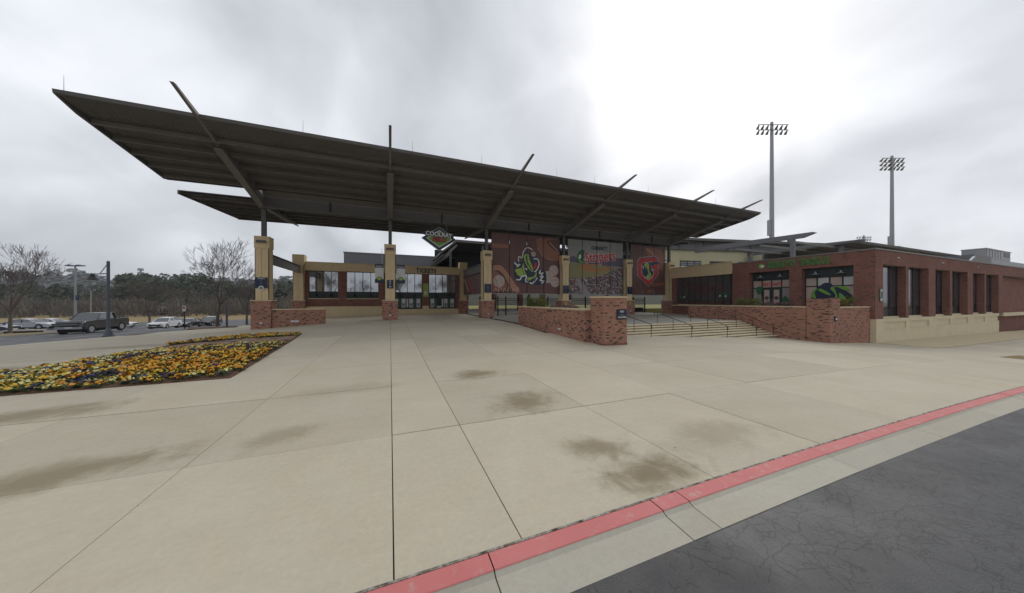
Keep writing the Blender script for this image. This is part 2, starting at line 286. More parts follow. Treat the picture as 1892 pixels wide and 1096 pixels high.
# ------------------------------------------------------------------ mesh helpers
class MB:
    def __init__(s): s.v = []; s.f = []; s.mi = []; s.cur = 0
    def add(s, vs, fs):
        o = len(s.v); s.v += [tuple(p) for p in vs]; s.f += [tuple(i + o for i in f) for f in fs]; s.mi += [s.cur] * len(fs); return s
    def box(s, x0, x1, y0, y1, z0, z1):
        return s.add([(x0, y0, z0), (x1, y0, z0), (x1, y1, z0), (x0, y1, z0), (x0, y0, z1), (x1, y0, z1), (x1, y1, z1), (x0, y1, z1)],
                     [(0, 3, 2, 1), (4, 5, 6, 7), (0, 1, 5, 4), (1, 2, 6, 5), (2, 3, 7, 6), (3, 0, 4, 7)])
    def cbox(s, c, d): return s.box(c[0] - d[0] / 2, c[0] + d[0] / 2, c[1] - d[1] / 2, c[1] + d[1] / 2, c[2] - d[2] / 2, c[2] + d[2] / 2)
    def bar(s, a, b, w, h=None, up=(0, 0, 1)):
        a = Vector(a); b = Vector(b); h = h or w; d = (b - a).normalized(); up = Vector(up)
        if abs(d.dot(up)) > 0.98: up = Vector((1, 0, 0))
        sx = d.cross(up).normalized() * (w / 2); sz = sx.normalized().cross(d).normalized() * (h / 2)
        q = [a - sx - sz, a + sx - sz, a + sx + sz, a - sx + sz, b - sx - sz, b + sx - sz, b + sx + sz, b - sx + sz]
        return s.add(q, [(0, 3, 2, 1), (4, 5, 6, 7), (0, 1, 5, 4), (1, 2, 6, 5), (2, 3, 7, 6), (3, 0, 4, 7)])
    def tube(s, pts, rads, n=6, cap=True):
        o = len(s.v); prev = None
        for i, p in enumerate(pts):
            p = Vector(p); d = (Vector(pts[min(i + 1, len(pts) - 1)]) - Vector(pts[max(i - 1, 0)])).normalized()
            if prev is None: prev = d.orthogonal().normalized()
            e1 = (prev - d * prev.dot(d)); e1 = e1.normalized() if e1.length > 1e-5 else d.orthogonal().normalized(); prev = e1; e2 = d.cross(e1)
            for k in range(n):
                a = 2 * math.pi * k / n; s.v.append(tuple(p + (e1 * math.cos(a) + e2 * math.sin(a)) * rads[i]))
        nf = []
        for i in range(len(pts) - 1):
            for k in range(n): nf.append((o + i * n + k, o + i * n + (k + 1) % n, o + (i + 1) * n + (k + 1) % n, o + (i + 1) * n + k))
        if cap: nf += [tuple(o + k for k in reversed(range(n))), tuple(o + (len(pts) - 1) * n + k for k in range(n))]
        s.f += nf; s.mi += [s.cur] * len(nf); return s
    def prism(s, poly, axis, a, b):     # poly in the two other axes (order x,y / x,z / y,z), pushed out along axis from a to b
        def p3(p, t): return (t, p[0], p[1]) if axis == 0 else (p[0], t, p[1]) if axis == 1 else (p[0], p[1], t)
        n = len(poly)
        return s.add([p3(p, a) for p in poly] + [p3(p, b) for p in poly],
                     [tuple(range(n))[::-1], tuple(range(n, 2 * n))] + [(i, (i + 1) % n, n + (i + 1) % n, n + i) for i in range(n)])
    def disc(s, c, r, n=20, axis=1, t=0.02, rz=None):
        rz = rz or r; i = [0, 1, 2]; i.remove(axis)
        return s.prism([(c[i[0]] + r * math.cos(2 * math.pi * k / n), c[i[1]] + rz * math.sin(2 * math.pi * k / n)) for k in range(n)], axis, c[axis], c[axis] + t)
    def build(s, name, mats, parent=None, smooth=False, loc=None, fixn=True):
        me = bpy.data.meshes.new(name); me.from_pydata(s.v, [], s.f)
        if not isinstance(mats, (list, tuple)): mats = [mats]
        for m in mats: me.materials.append(M[m] if isinstance(m, str) else m)
        if len(mats) > 1: me.polygons.foreach_set('material_index', s.mi)
        if fixn:
            bm = bmesh.new(); bm.from_mesh(me); bmesh.ops.recalc_face_normals(bm, faces=bm.faces); bm.to_mesh(me); bm.free()
        if smooth: me.polygons.foreach_set('use_smooth', [True] * len(me.polygons))
        me.update()
        return link(name, me, parent, loc)
def link(name, me, parent=None, loc=None):
    o = bpy.data.objects.new(name, me); COL.objects.link(o)
    if parent is not None: o.parent = parent
    if loc is not None: o.location = loc
    return o
def tag(o, label=None, cat=None, group=None, kind=None):
    if label: o['label'] = label
    if cat: o['category'] = cat
    if group: o['group'] = group
    if kind: o['kind'] = kind
    return o
def thing(name, label, cat, loc=(0, 0, 0), rz=0, group=None):
    o = bpy.data.objects.new(name, None); COL.objects.link(o); o.location = loc; o.rotation_euler = (0, 0, rz); o.empty_display_size = 0.2
    return tag(o, label, cat, group)
def copy_tree(o, parent=None):
    c = o.copy(); COL.objects.link(c); c.parent = parent
    for ch in [k for k in ALL_CHILDREN(o)]: copy_tree(ch, c)
    return c
def ALL_CHILDREN(o): return list(o.children)
_tc = {}
def text_mesh(s, size=1.0, ext=0.01, bold=0.0, xs=1.0):
    key = (s, size, ext, bold, xs)
    if key in _tc: return _tc[key]
    cu = bpy.data.curves.new('lettering', 'FONT'); cu.body = s; cu.size = size; cu.extrude = ext; cu.offset = bold; cu.align_x = 'CENTER'; cu.align_y = 'CENTER'; cu.resolution_u = 3
    ob = bpy.data.objects.new('lettering', cu); COL.objects.link(ob); dg = bpy.context.evaluated_depsgraph_get()
    me = bpy.data.meshes.new_from_object(ob.evaluated_get(dg)); bpy.data.objects.remove(ob); bpy.data.curves.remove(cu)
    for v in me.vertices: v.co.x *= xs
    me.materials.clear(); _tc[key] = me; return me
def text(s, parent, loc, face, size, m, ext=0.01, bold=0.0, xs=1.0, name='lettering', roll=0.0):
    """face 'front' = read from -y, 'side' = on a wall that faces -x"""
    me = text_mesh(s, size, ext, bold, xs).copy(); me.materials.append(M[m]); me.name = name
    o = link(name, me, parent, loc); o.rotation_euler = (R(90), roll, 0) if face == 'front' else (R(90), 0, R(-90)); return o
# ------------------------------------------------------------------ terrain: one smooth height field through measured points
PTS = [(-30, 2.8, 0), (-10, 2.8, .06), (0, 2.8, .08), (6.4, 2.8, .08), (12, 2.8, 0), (18, 2.8, -.15), (30, 2.8, -.6), (45, 2.8, -1.15), (75, 2.8, -1.8),
       (-10, 5.8, .1), (0, 5.8, .1), (4, 9, .1), (-9, 11.8, .1), (-4.5, 11.9, .1), (-5.4, 24, .2), (-12, 18, .08), (4, 14, .2), (4, 20, .36), (4, 26, .5), (-2, 26, .42),
       (10.9, 13.4, .03), (17, 15.8, -.08), (21.6, 16, -.32), (28, 16, -.58), (31.4, 12.6, -.8), (38, 12.3, -1.14), (45, 9.5, -1.2), (58, 12.3, -1.3), (71, 12.3, -1.4), (100, 12, -1.6), (20, 9, -.2), (30, 8, -.65),
       (20, 22, -.3), (30, 22, -.6), (9.7, 23.5, .52), (9, 27, .55), (9, 33, .55), (9, 44, .55), (9, 52, .55), (0, 30, .54), (0, 33, .55), (0, 44, .5), (-3, 30, .42), (-5.5, 32.8, .36), (-10.4, 32.6, .02), (-10, 44, .25), (-5, 44, .42),
       (-15, 26, .0), (-20, 26, -.1), (-20, 33, -.32), (-14, 38, -.2), (-24, 33, -.45), (-28, 44, -.72), (-22, 50, -.8), (-16, 50, -.7), (-31, 61, -1.65), (-36, 66, -1.95), (-20, 70, -1.9), (-49, 65.6, -1.5), (-45, 50, -1.1), (-70, 60, -1.6),
       (-40, 80, -2.4), (-80, 100, -2.6), (-30, 100, -2.2), (-60, 140, -3), (-150, 200, -4), (-60, 200, -3.5), (-250, 150, -4), (-400, 500, -3), (0, 500, -3), (600, 600, -4), (700, 0, -4), (0, -30, 0), (-60, -30, -.4), (60, -30, -1.4),
       (-600, 0, -5), (0, -500, 0), (500, -500, -4), (-500, -500, -2), (30, 60, -.4), (60, 80, -.6), (20, 120, -1.5), (120, 60, -1.6)]
_P = np.array(PTS, float); _n = len(_P)
_A = np.zeros((_n + 3, _n + 3)); _D = np.hypot(_P[:, None, 0] - _P[None, :, 0], _P[:, None, 1] - _P[None, :, 1])
_A[:_n, :_n] = -_D - np.eye(_n) * 0.15; _A[:_n, _n] = 1; _A[_n, :_n] = 1; _A[:_n, _n + 1] = _P[:, 0] / 100; _A[_n + 1, :_n] = _P[:, 0] / 100; _A[:_n, _n + 2] = _P[:, 1] / 100; _A[_n + 2, :_n] = _P[:, 1] / 100
_b = np.zeros(_n + 3); _b[:_n] = _P[:, 2]; _W = np.linalg.solve(_A, _b)
def g(u, v):
    d = np.sqrt((u - _P[:, 0]) ** 2 + (v - _P[:, 1]) ** 2 + 0.5)
    return float(-(d * _W[:_n]).sum() + _W[_n] + _W[_n + 1] * u / 100 + _W[_n + 2] * v / 100)
def onG(x, y):                       # pixel -> point on the terrain
    z = 0.0
    for _ in range(25):
        p = onZ(x, y, min(z, 2.2)); z = 0.5 * z + 0.5 * g(p.x, p.y)
    return onZ(x, y, min(z, 2.2))

def inside(p, poly):
    c = False; n = len(poly)
    for i in range(n):
        a, b = poly[i], poly[(i + 1) % n]
        if (a[1] > p[1]) != (b[1] > p[1]) and p[0] < (b[0] - a[0]) * (p[1] - a[1]) / (b[1] - a[1]) + a[0]: c = not c
    return c
def densify(poly, step):
    o = []
    for i in range(len(poly)):
        a = Vector(poly[i]); b = Vector(poly[(i + 1) % len(poly)]); k = max(1, int((b - a).length / step))
        o += [a.lerp(b, j / k) for j in range(k)]
    return o
def sheet(name, poly, step, m, dz=0.0, zf=None, skirt=0.0, parent=None, bumpy=0.0):
    pl = densify([Vector(p[:2]) for p in poly], step); n = len(pl); pts = list(pl)
    xs = [p.x for p in pl]; ys = [p.y for p in pl]; x = min(xs) + step * 0.6
    plt = [(p.x, p.y) for p in pl]
    while x < max(xs):
        y = min(ys) + step * 0.55
        while y < max(ys):
            q = (x + rnd.uniform(-.1, .1) * step, y + rnd.uniform(-.1, .1) * step)
            if inside(q, plt): pts.append(Vector(q))
            y += step
        x += step
    vs, es, fs, _, _, _ = geometry.delaunay_2d_cdt(pts, [], [list(range(n))], 1, 1e-5)
    mb = MB(); zf = zf or g
    mb.v = [(p.x, p.y, zf(p.x, p.y) + dz + (rnd.uniform(-bumpy, bumpy) if i >= n else 0)) for i, p in enumerate(vs)]; mb.f = [tuple(f) for f in fs]; mb.mi = [0] * len(fs)
    if skirt:
        o = len(mb.v); ring = [(p.x, p.y, zf(p.x, p.y) + dz) for p in pl]
        mb.v += ring + [(a, b, c - skirt) for a, b, c in ring]
        for i in range(n): mb.f.append((o + i, o + (i + 1) % n, o + n + (i + 1) % n, o + n + i)); mb.mi.append(0)
    o = mb.build(name, m, parent, fixn=False)
    bm = bmesh.new(); bm.from_mesh(o.data)
    for f in bm.faces:
        if f.normal.z < -0.01: f.normal_flip()
    bm.to_mesh(o.data); bm.free()
    return o

# the ground, one sheet out to the horizon (coarser with distance)
mb = MB(); gx = sorted(set([-1500, -900, -600, -400, -300, -220] + list(range(-180, 181, 6)) + [220, 300, 400, 600, 900, 1500]))
gy = sorted(set([-1500, -800, -400, -200, -100] + list(range(-60, 241, 6)) + [280, 340, 420, 600, 900, 1500]))
mb.v = [(x, y, g(x, y) - 0.22 - (0.35 if 9 < x < 60 and 14 < y < 62 else 0)) for y in gy for x in gx]; nx = len(gx)
mb.f = [(j * nx + i, j * nx + i + 1, (j + 1) * nx + i + 1, (j + 1) * nx + i) for j in range(len(gy) - 1) for i in range(nx - 1)]; mb.mi = [0] * len(mb.f)
tag(mb.build('ground', 'drygrass', smooth=True, fixn=False), kind='structure')

ROAD_EDGE, KERB_BACK = 2.21, 2.80
def rz_(u, v):                       # street surface, level across
    return g(u, 2.8) - 0.075 - 0.012 * max(0, 2.2 - v) * 0.3
tag(sheet('road', [(-60, -9), (90, -9), (90, ROAD_EDGE + .01), (-60, ROAD_EDGE + .01)], 2.0, 'asphalt', 0, rz_), kind='structure')
tag(sheet('side_road', [(-37, ROAD_EDGE), (-22.6, ROAD_EDGE), (-22.2, 24), (-21.8, 29), (-21, 33), (-20, 36.5), (-17.5, 39.5), (-14.6, 41), (-14, 60), (-14, 96), (-90, 96), (-90, 50), (-38, 46), (-37, 30)], 2.0, 'asphalt', -0.03), kind='structure')
tag(sheet('far_verge', [(-60, -40), (90, -40), (90, -9.4), (-60, -9.4)], 5.0, 'drygrass', 0.02, rz_), kind='structure')

# kerb: segments with a gutter pan and a red painted strip
kerb = thing('kerb', None, None); tag(kerb, kind='structure')
cuts = [-18, -14.9, -11.8, -8.6, -5.4, -2.2, 0.87, 2.92, 3.35, 6.4, 9.5, 12.6, 15.7, 18.8, 21.9, 25, 28, 31, 34, 37, 40, 44, 48, 52, 56, 60]
for i in range(len(cuts) - 1):
    a, b = cuts[i] + 0.006, cuts[i + 1] - 0.006; k = max(2, int((b - a) / 0.8)); us = [a + (b - a) * j / k for j in range(k + 1)]
    def strip(prof, name, m, parent):
        q = MB(); n = len(prof)
        for u in us: q.v += [(u, v, g(u, 2.8) + z) for v, z in prof]
        for j in range(k):
            for c in range(n): q.f.append((j * n + c, j * n + (c + 1) % n, (j + 1) * n + (c + 1) % n, (j + 1) * n + c)); q.mi.append(0)
        q.f += [tuple(range(n)), tuple((k) * n + c for c in reversed(range(n)))]; q.mi += [0, 0]
        return q.build(name, m, parent)
    dy = rnd.uniform(-.004, .004)
    seg = strip([(2.785, -0.004 + dy), (2.60, -0.010 + dy), (2.545, -0.045 + dy), (2.21, -0.070 + dy), (2.21, -0.3), (2.785, -0.3)], 'kerb_segment', 'kerb', kerb)
    strip([(2.782, 0.0 + dy), (2.600, -0.006 + dy), (2.590, -0.012 + dy), (2.59, -0.03), (2.782, -0.03)], 'red_stripe', 'redpaint', seg)

m, nt, bs = new_mat('old_joint_sealant'); p = pos(nt)
nt.links.new(ramp(nt, noise(nt, 9, 6, .75, p), [(.38, (.05, .043, .034)), (.48, (.20, .18, .14)), (.62, (.42, .40, .36))]), bs.inputs['Base Color']); bs.inputs['Roughness'].default_value = .9; M['sealant'] = m
for i in range(len(cuts) - 1):
    us = [cuts[i] + (cuts[i + 1] - cuts[i]) * j / 4 for j in range(5)]; q = MB()
    for u in us: q.v += [(u, 2.783, g(u, 2.8) + .004), (u, 2.806, g(u, 2.8) + .006), (u, 2.806, g(u, 2.8) - .02), (u, 2.783, g(u, 2.8) - .02)]
    for j in range(4):
        for c in range(4): q.f.append((j * 4 + c, j * 4 + (c + 1) % 4, (j + 1) * 4 + (c + 1) % 4, (j + 1) * 4 + c)); q.mi.append(0)
    q.build('joint_sealant', 'sealant', kerb)
# storm drain inlet in the gutter at the right edge
q = onZ(1884, 733, g(19, 2.8) - 0.06)
dr = thing('storm_drain', 'small dark storm drain grate in the gutter beside the red kerb', 'drain', (q.x + 0.2, 2.40, g(q.x, 2.8) - 0.052))
MB().box(-.75, .75, -.16, .16, -0.02, 0.004).build('frame', 'steel', dr)
b = MB()
for k in range(14): b.box(-.68 + k * .1, -.64 + k * .1, -.13, .13, 0.004, 0.016)
b.build('grate', 'black', dr)

# plaza: dirt bed under separate concrete slabs, joints recessed
PLAZA = [(-22.4, 2.8), (60, 2.8), (60, 9.06), (38.2, 9.06), (38.2, 16.0), (31, 18.3), (11.5, 18.3), (11.5, 46), (-10.5, 46), (-14.2, 41), (-17.2, 39.2), (-19.6, 36.4), (-20.6, 33), (-21.4, 29), (-21.8, 24)]
plaza = tag(sheet('plaza', PLAZA, 1.6, 'joint', -0.055), kind='structure')
BED = [(-4.55, 11.85), (-9.0, 11.8), (-13.2, 12.0), (-12.4, 13.6), (-11.3, 15.6), (-10.9, 17.6), (-10.9, 20.2), (-11.0, 22.2), (-10.2, 24.3), (-8.4, 25.3), (-5.6, 24.6), (-5.15, 20.5), (-4.75, 15)]
UL = [-22.2, -19.1, -15.9, -12.7, -9.5, -6.1, -2.75, .03, 1.24, 4.1, 6.75, 9.9, 13, 16.1, 19.2, 22.3, 25.4, 28.5, 31.5, 34.8, 38.2, 42, 46, 50, 55, 60]
VL = [2.80, 5.8, 9.05, 12.1, 15.3, 18.4, 21.5, 24.6, 27.7, 30.8, 34.0, 37.2, 40.4, 43.6]
GAPS = {0.03: .007, 1.24: .0065, 4.1: .006, -2.75: .006}
rs = random.Random(5)
for i in range(len(UL) - 1):
    for j in range(len(VL) - 1):
        a0, a1, b0, b1 = UL[i], UL[i + 1], VL[j], VL[j + 1]; c = ((a0 + a1) / 2, (b0 + b1) / 2)
        ga, gb_, gc_ = GAPS.get(a0, .005), GAPS.get(a1, .005), .008 if b0 < 7 else .006; poly = [(a0 + ga, b0 + gc_), (a1 - gb_, b0 + gc_), (a1 - gb_, b1 - gc_), (a0 + ga, b1 - gc_)]
        if a0 >= 9.8 and b0 > 18.3: continue
        if sum(inside(p, PLAZA) for p in poly) < 4:
            # clip the cell by the plaza outline where it is convex enough
            if not inside(c, PLAZA): continue
            big = [Vector(p) for p in poly]; out = []
            for p in densify(big, 0.2):
                if inside(p, PLAZA): out.append(p)
            if len(out) < 8: continue
            mcx = sum(p.x for p in out) / len(out); mcy = sum(p.y for p in out) / len(out)
            hull = geometry.convex_hull_2d(out); poly = [tuple(out[k]) for k in hull]
        if all(inside(p, [(x * 1.0, y) for x, y in BED]) for p in poly): continue
        t = rs.uniform(-.003, .003)
        sheet('slab', poly, 1.15, 'concrete', t, skirt=0.06, parent=plaza)

# upper plaza behind the steps, level, with slabs
UPZ = 0.555
up = tag(MB().box(10.45, 38.2, 19.0, 62, UPZ - 0.5, UPZ - 0.05).build('upper_plaza', 'joint'), kind='structure')
um = {}
for i, a in enumerate(np.arange(10.45, 38.1, 3.09)):
    for b_ in np.arange(19.05, 61, 3.3):
        if 'm' not in um:
            um['m'] = MB().box(.01, 3.08, .01, 3.29, -.06, 0).build('slab', 'concrete_grey', up, loc=(a, b_, UPZ)); continue
        link('slab', um['m'].data, up, (a, b_, UPZ))

# grass strip and pavement below the long brick side
tag(sheet('lawn_strip', [(38.3, 9.1), (60, 9.1), (100, 9.1), (100, 12.2), (38.3, 12.2)], 1.5, 'straw', 0.03, skirt=0.2), kind='structure')
tag(sheet('pavement', [(60.1, 2.8), (100, 2.8), (100, 9.06), (60.1, 9.06)], 2.0, 'concrete', 0.0, skirt=0.1), kind='structure')
qa = onG(1874, 661)
tag(sheet('planting_pocket', [(qa.x - 1.2, qa.y - .5), (qa.x + 2.5, qa.y - .7), (qa.x + 3, qa.y + .35), (qa.x - .8, qa.y + .3)], .6, 'drygrass', 0.02, skirt=.05), kind='structure')

# ------------------------------------------------------------------ steps with handrails
stairs = thing('stone_steps', 'wide pale concrete steps between the two brick planters', 'steps')
M['riser'] = mat('dirty_shaded_riser', (0.20, 0.165, 0.115), 0.9, var=.45, scale=2.2)  # dirt and the shadow under the nosings, both painted into the riser colour
NR, RISE, TREAD = 8, 0.152, 0.40
for k in range(NR):                      # k = 0 is the top tread
    z1 = UPZ - 0.004 - k * RISE; y0 = 19.05 - (k + 1) * TREAD
    mb = MB().box(12.2, 31.28, y0 + .015, y0 + TREAD + .45, z1 - RISE - .02, z1 - .03)
    st = mb.build('riser', 'riser', stairs)
    MB().box(12.2, 31.28, y0, y0 + TREAD + (.01 if k else .3), z1 - .075, z1 - .001 * k).build('tread', 'tan_pale', stairs)
labels = ['black steel handrail on the steps nearest the sign-bearing brick pier', 'black steel handrail, second one along the steps from the left', 'black steel handrail in the middle of the wide steps', 'black steel handrail, fourth one along the steps from the left', 'black steel handrail along the right-hand brick planter wall']
for u, lab in zip((16.9, 20.9, 24.9, 28.6, 30.95), labels):
    top, bot = 19.2, 16.0
    def zs(v): return UPZ - max(0, min(NR, math.ceil((19.05 - v) / TREAD - 1e-6))) * RISE
    gb = max(g(u, 15.9), zs(16.02))
    r = thing('handrail', lab, 'handrail', (u, 0, 0), group='handrails on the steps')
    zt, zb = UPZ + .92, gb + .90
    MB().tube([(0, top + .25, zt - .25), (0, top + .22, zt - .04), (0, top + .08, zt), (0, top - .05, zt), (0, bot, zb), (0, bot - .06, zb - .1), (0, bot - .06, zb - .3)], [.024] * 7, 6).build('rail', 'black', r)
    for v in (19.15, 17.6, 16.0):
        zz = zt + (zb - zt) * (19.15 - v) / 3.15
        MB().tube([(0, v, (gb if v < 16.1 else zs(v)) - .02), (0, v, zz)], [.022, .022], 6).build('post', 'black', r)

# ------------------------------------------------------------------ brick planters
def brickwall(parent, x0, x1, y0, y1, z0, z1, cap=True, name='wall', m='brick'):
    w = MB().box(x0, x1, y0, y1, z0, z1 - (.09 if cap else 0)).build(name, m, parent)
    if cap: MB().box(x0 - .04, x1 + .04, y0 - .04, y1 + .04, z1 - .09, z1).build('capstone', 'tan_cap', w)
    return w
pl = thing('brick_planter', 'red brick planter wall with tall end pier in the centre of the plaza', 'planter')
brickwall(pl, 10.35, 10.75, 14.55, 24.3, -.4, 2.0)
brickwall(pl, 10.79, 12.2, 23.9, 24.3, -.2, 1.98)
brickwall(pl, 11.8, 12.2, 14.55, 23.86, -.4, 1.97)
brickwall(pl, 10.7, 12.3, 13.35, 14.50, -.4, 2.72, name='pier')
MB().box(10.68, 12.32, 13.33, 13.9, -.3, .13).build('base_course', 'brick_dark', pl)
MB().box(10.76, 11.79, 14.5, 23.89, .2, 1.72).build('soil', 'mulch', pl)
MB().box(10.32, 10.349, 17.2, 17.55, .55, .66).build('step_light', 'offwhite', pl)
pr = thing('brick_planter', 'long red brick planter wall beside the steps under the shop', 'planter')
brickwall(pr, 31.3, 31.7, 13.95, 24.4, -1.3, 2.0)
brickwall(pr, 32.75, 38.0, 12.6, 13.0, -1.6, 1.98)
brickwall(pr, 31.3, 32.7, 12.45, 13.9, -1.6, 2.62, cap=False, name='pier')
MB().box(31.74, 37.9, 13.04, 24.4, -.5, 1.75).build('soil', 'mulch', pr)
b = MB()
for k in range(15): b.box(31.28, 32.72, 12.43, 13.92, 2.62, 2.64) if k == 0 else b.box(31.32 + k * .09, 31.395 + k * .09, 12.45, 12.55, 2.64, 2.70)
b.build('coping', 'brick_dark', pr)
pw = thing('low_brick_wall', 'low red brick wall running out from the leftmost column', 'wall')
brickwall(pw, -9.56, -5.6, 32.35, 32.8, -.4, 1.74)
for x in (-8.2,): MB().box(x, x + .6, 32.32, 32.349, .55, .72).build('step_light', 'offwhite', pw)
s = thing('warning_sign', 'small navy sign with white lettering on the central brick pier', 'sign', (11.9, 13.31, 1.72))
MB().box(-.33, .33, -.02, .03, -.28, .28).build('panel', 'navy', s)
text('NO', s, (0, -.025, .15), 'front', .17, 'white'); text('\u2013\u2013\u2013\u2013\u2013', s, (0, -.025, -.02), 'front', .12, 'white', xs=.95); text('ALLOWED', s, (0, -.025, -.16), 'front', .15, 'white', xs=.82)
s = thing('round_plaque', 'round dark plaque on the pier of the right brick planter', 'plaque', (32.0, 12.4, 1.05))
MB().disc((0, -.02, 0), .2, 24, 1, .06).build('disc', 'navy', s); MB().disc((0, -.03, 0), .12, 16, 1, .02, .07).build('emblem', 'white', s)

# ------------------------------------------------------------------ flower bed
def in_bed(p): return inside(p, BED)
def bedz(u, v):
    d = 9
    for i in range(len(BED)):
        a = Vector(BED[i]); bb = Vector(BED[(i + 1) % len(BED)]); t = max(0, min(1, (Vector((u, v)) - a).dot(bb - a) / (bb - a).length_squared)); d = min(d, (a.lerp(bb, t) - Vector((u, v))).length)
    return g(u, v) + 0.02 + 0.09 * (1 - math.exp(-d / 0.8))
bed = tag(sheet('flower_bed', BED, .35, 'mulch', 0, bedz, skirt=.08, bumpy=.018), 'mulched flower bed set into the left of the plaza', 'flower bed')
PATH = [tuple(onZ(x, y, .25).xy) for x, y in ((300, 648), (380, 640), (470, 634), (560, 626), (560, 621), (480, 628), (400, 632), (330, 638))]
PATHBIG = [tuple(onZ(x, y, .22).xy) for x, y in ((285, 652), (400, 645), (470, 641), (548, 634), (562, 620), (520, 624), (430, 629), (340, 642))]
tag(sheet('pine_straw', [(-10.6, 19.9), (-9.2, 19.5), (-7.0, 19.9), (-5.3, 20.9), (-5.6, 24.3), (-7.2, 23.6), (-9.6, 22.0)], .4, 'mulch_dry', .015, bedz, bumpy=.02), 'strip of dry pine straw between the two flower bands', 'mulch', kind='stuff')
def pansy_meshes(col, seed):
    r = random.Random(seed); lf = MB(); fl = MB()
    for k in range(20):
        a = r.uniform(0, 6.28); d = r.uniform(.02, .15); c = Vector((math.cos(a) * d, math.sin(a) * d, r.uniform(.02, .09))); s = r.uniform(.035, .06)
        e1 = Vector((math.cos(a), math.sin(a), r.uniform(-.2, .7))).normalized() * s; e2 = Vector((-math.sin(a), math.cos(a), r.uniform(-.3, .3))).normalized() * s * .6
        lf.add([c - e1, c + e2, c + e1, c - e2], [(0, 1, 2, 3)])
    for k in range(r.randint(7, 10)):
        a = r.uniform(0, 6.28); d = r.uniform(.0, .14); c = Vector((math.cos(a) * d, math.sin(a) * d, r.uniform(.075, .13))); s = r.uniform(.024, .038)
        n = Vector((r.uniform(-.8, .8), r.uniform(-1.2, .4), r.uniform(.3, 1))).normalized(); e1 = n.orthogonal().normalized(); e2 = n.cross(e1)
        fl.add([c + n * .008] + [c + (e1 * math.cos(t * 1.2566) + e2 * math.sin(t * 1.2566)) * s for t in range(5)], [(0, t + 1, (t + 1) % 5 + 1) for t in range(5)])
    return lf, fl
KINDS = ['f_yellow', 'f_orange', 'f_cream', 'f_blue', 'f_plum']
WORD = {'f_yellow': 'yellow', 'f_orange': 'orange', 'f_cream': 'pale cream', 'f_blue': 'blue', 'f_plum': 'dark purple'}
PROTO = {}
for k in KINDS:
    for sd in range(3):
        lf, fl = pansy_meshes(k, sd * 7 + len(k)); a = lf.build('leaves', 'leaf', fixn=False); b = fl.build('blooms', k, fixn=False)
        PROTO[k, sd] = (a.data, b.data); bpy.data.objects.remove(a); bpy.data.objects.remove(b)
spots = []; rf = random.Random(21); v = 11.93
while v < 25.5:
    u = -13.2
    while u < -4.5:
        p = (u + rf.uniform(-.07, .07), v + rf.uniform(-.07, .07)); u += .225
        if not in_bed(p) or not all(in_bed((p[0] + dx, p[1] + dy)) for dx, dy in ((.09, 0), (-.09, 0), (0, .07), (0, -.07))): continue
        lo = p[1] < 19.6 + (p[0] + 7) * .15 - .25; hi = p[1] > 23.0 + (p[0] + 5.6) * .42 if p[0] > -9.8 else p[1] > 21.4
        if not (lo or hi): continue
        dR = -4.6 - p[0]; back = p[0] + 11.6 - (0 if p[1] > 15 else (15 - p[1]) * .7)
        far = p[1] - (16.5 + (p[0] + 7) * .3)
        if hi: w = (.45, .25, .14, .06, .10)
        elif back < 1.4 or far > 1.6: w = (.34, .10, .40, .06, .10)
        elif back < 2.6 or far > .2: w = (.22, .16, .20, .14, .28)
        elif p[1] < 12.9: w = (.48, .30, .06, .04, .12)
        else: w = (.38, .50, .04, .03, .05)
        if rf.random() < .14: continue
        spots.append((p, rf.choices(KINDS, w)[0]))
    v += .225
spots.sort(key=lambda s: s[0][0] ** 2 + s[0][1] ** 2)
rest_l = {k: MB() for k in KINDS}; rest_g = MB()
for i, (p, k) in enumerate(spots):
    sd = rf.randrange(3); z = bedz(*p); sc = rf.uniform(.95, 1.35); a = rf.uniform(0, 6.28)
    if i < 300:
        o = thing('pansy_plant', f'{WORD[k]} pansy plant in the mulched flower bed', 'flower', (p[0], p[1], z - .01), a, f'{WORD[k]} pansies in the flower bed'); o.scale = (sc,) * 3
        tag(link('leaves', PROTO[k, sd][0], o), kind='stuff'); tag(link('blooms', PROTO[k, sd][1], o), kind='stuff')
    else:
        mt = Matrix.Translation((p[0], p[1], z - .01)) @ Matrix.Rotation(a, 4, 'Z') @ Matrix.Scale(sc, 4)
        for me, tgt in ((PROTO[k, sd][0], rest_g), (PROTO[k, sd][1], rest_l[k])): tgt.add([mt @ q.co for q in me.vertices], [tuple(f.vertices) for f in me.polygons])
allr = MB(); allr.cur = 0; allr.add(rest_g.v, rest_g.f)
for i, k in enumerate(KINDS): allr.cur = i + 1; allr.add(rest_l[k].v, rest_l[k].f)
if allr.v: tag(allr.build('pansies', ['leaf'] + KINDS, fixn=False), 'far pansies massed towards the back of the flower bed', 'flowers', kind='stuff')
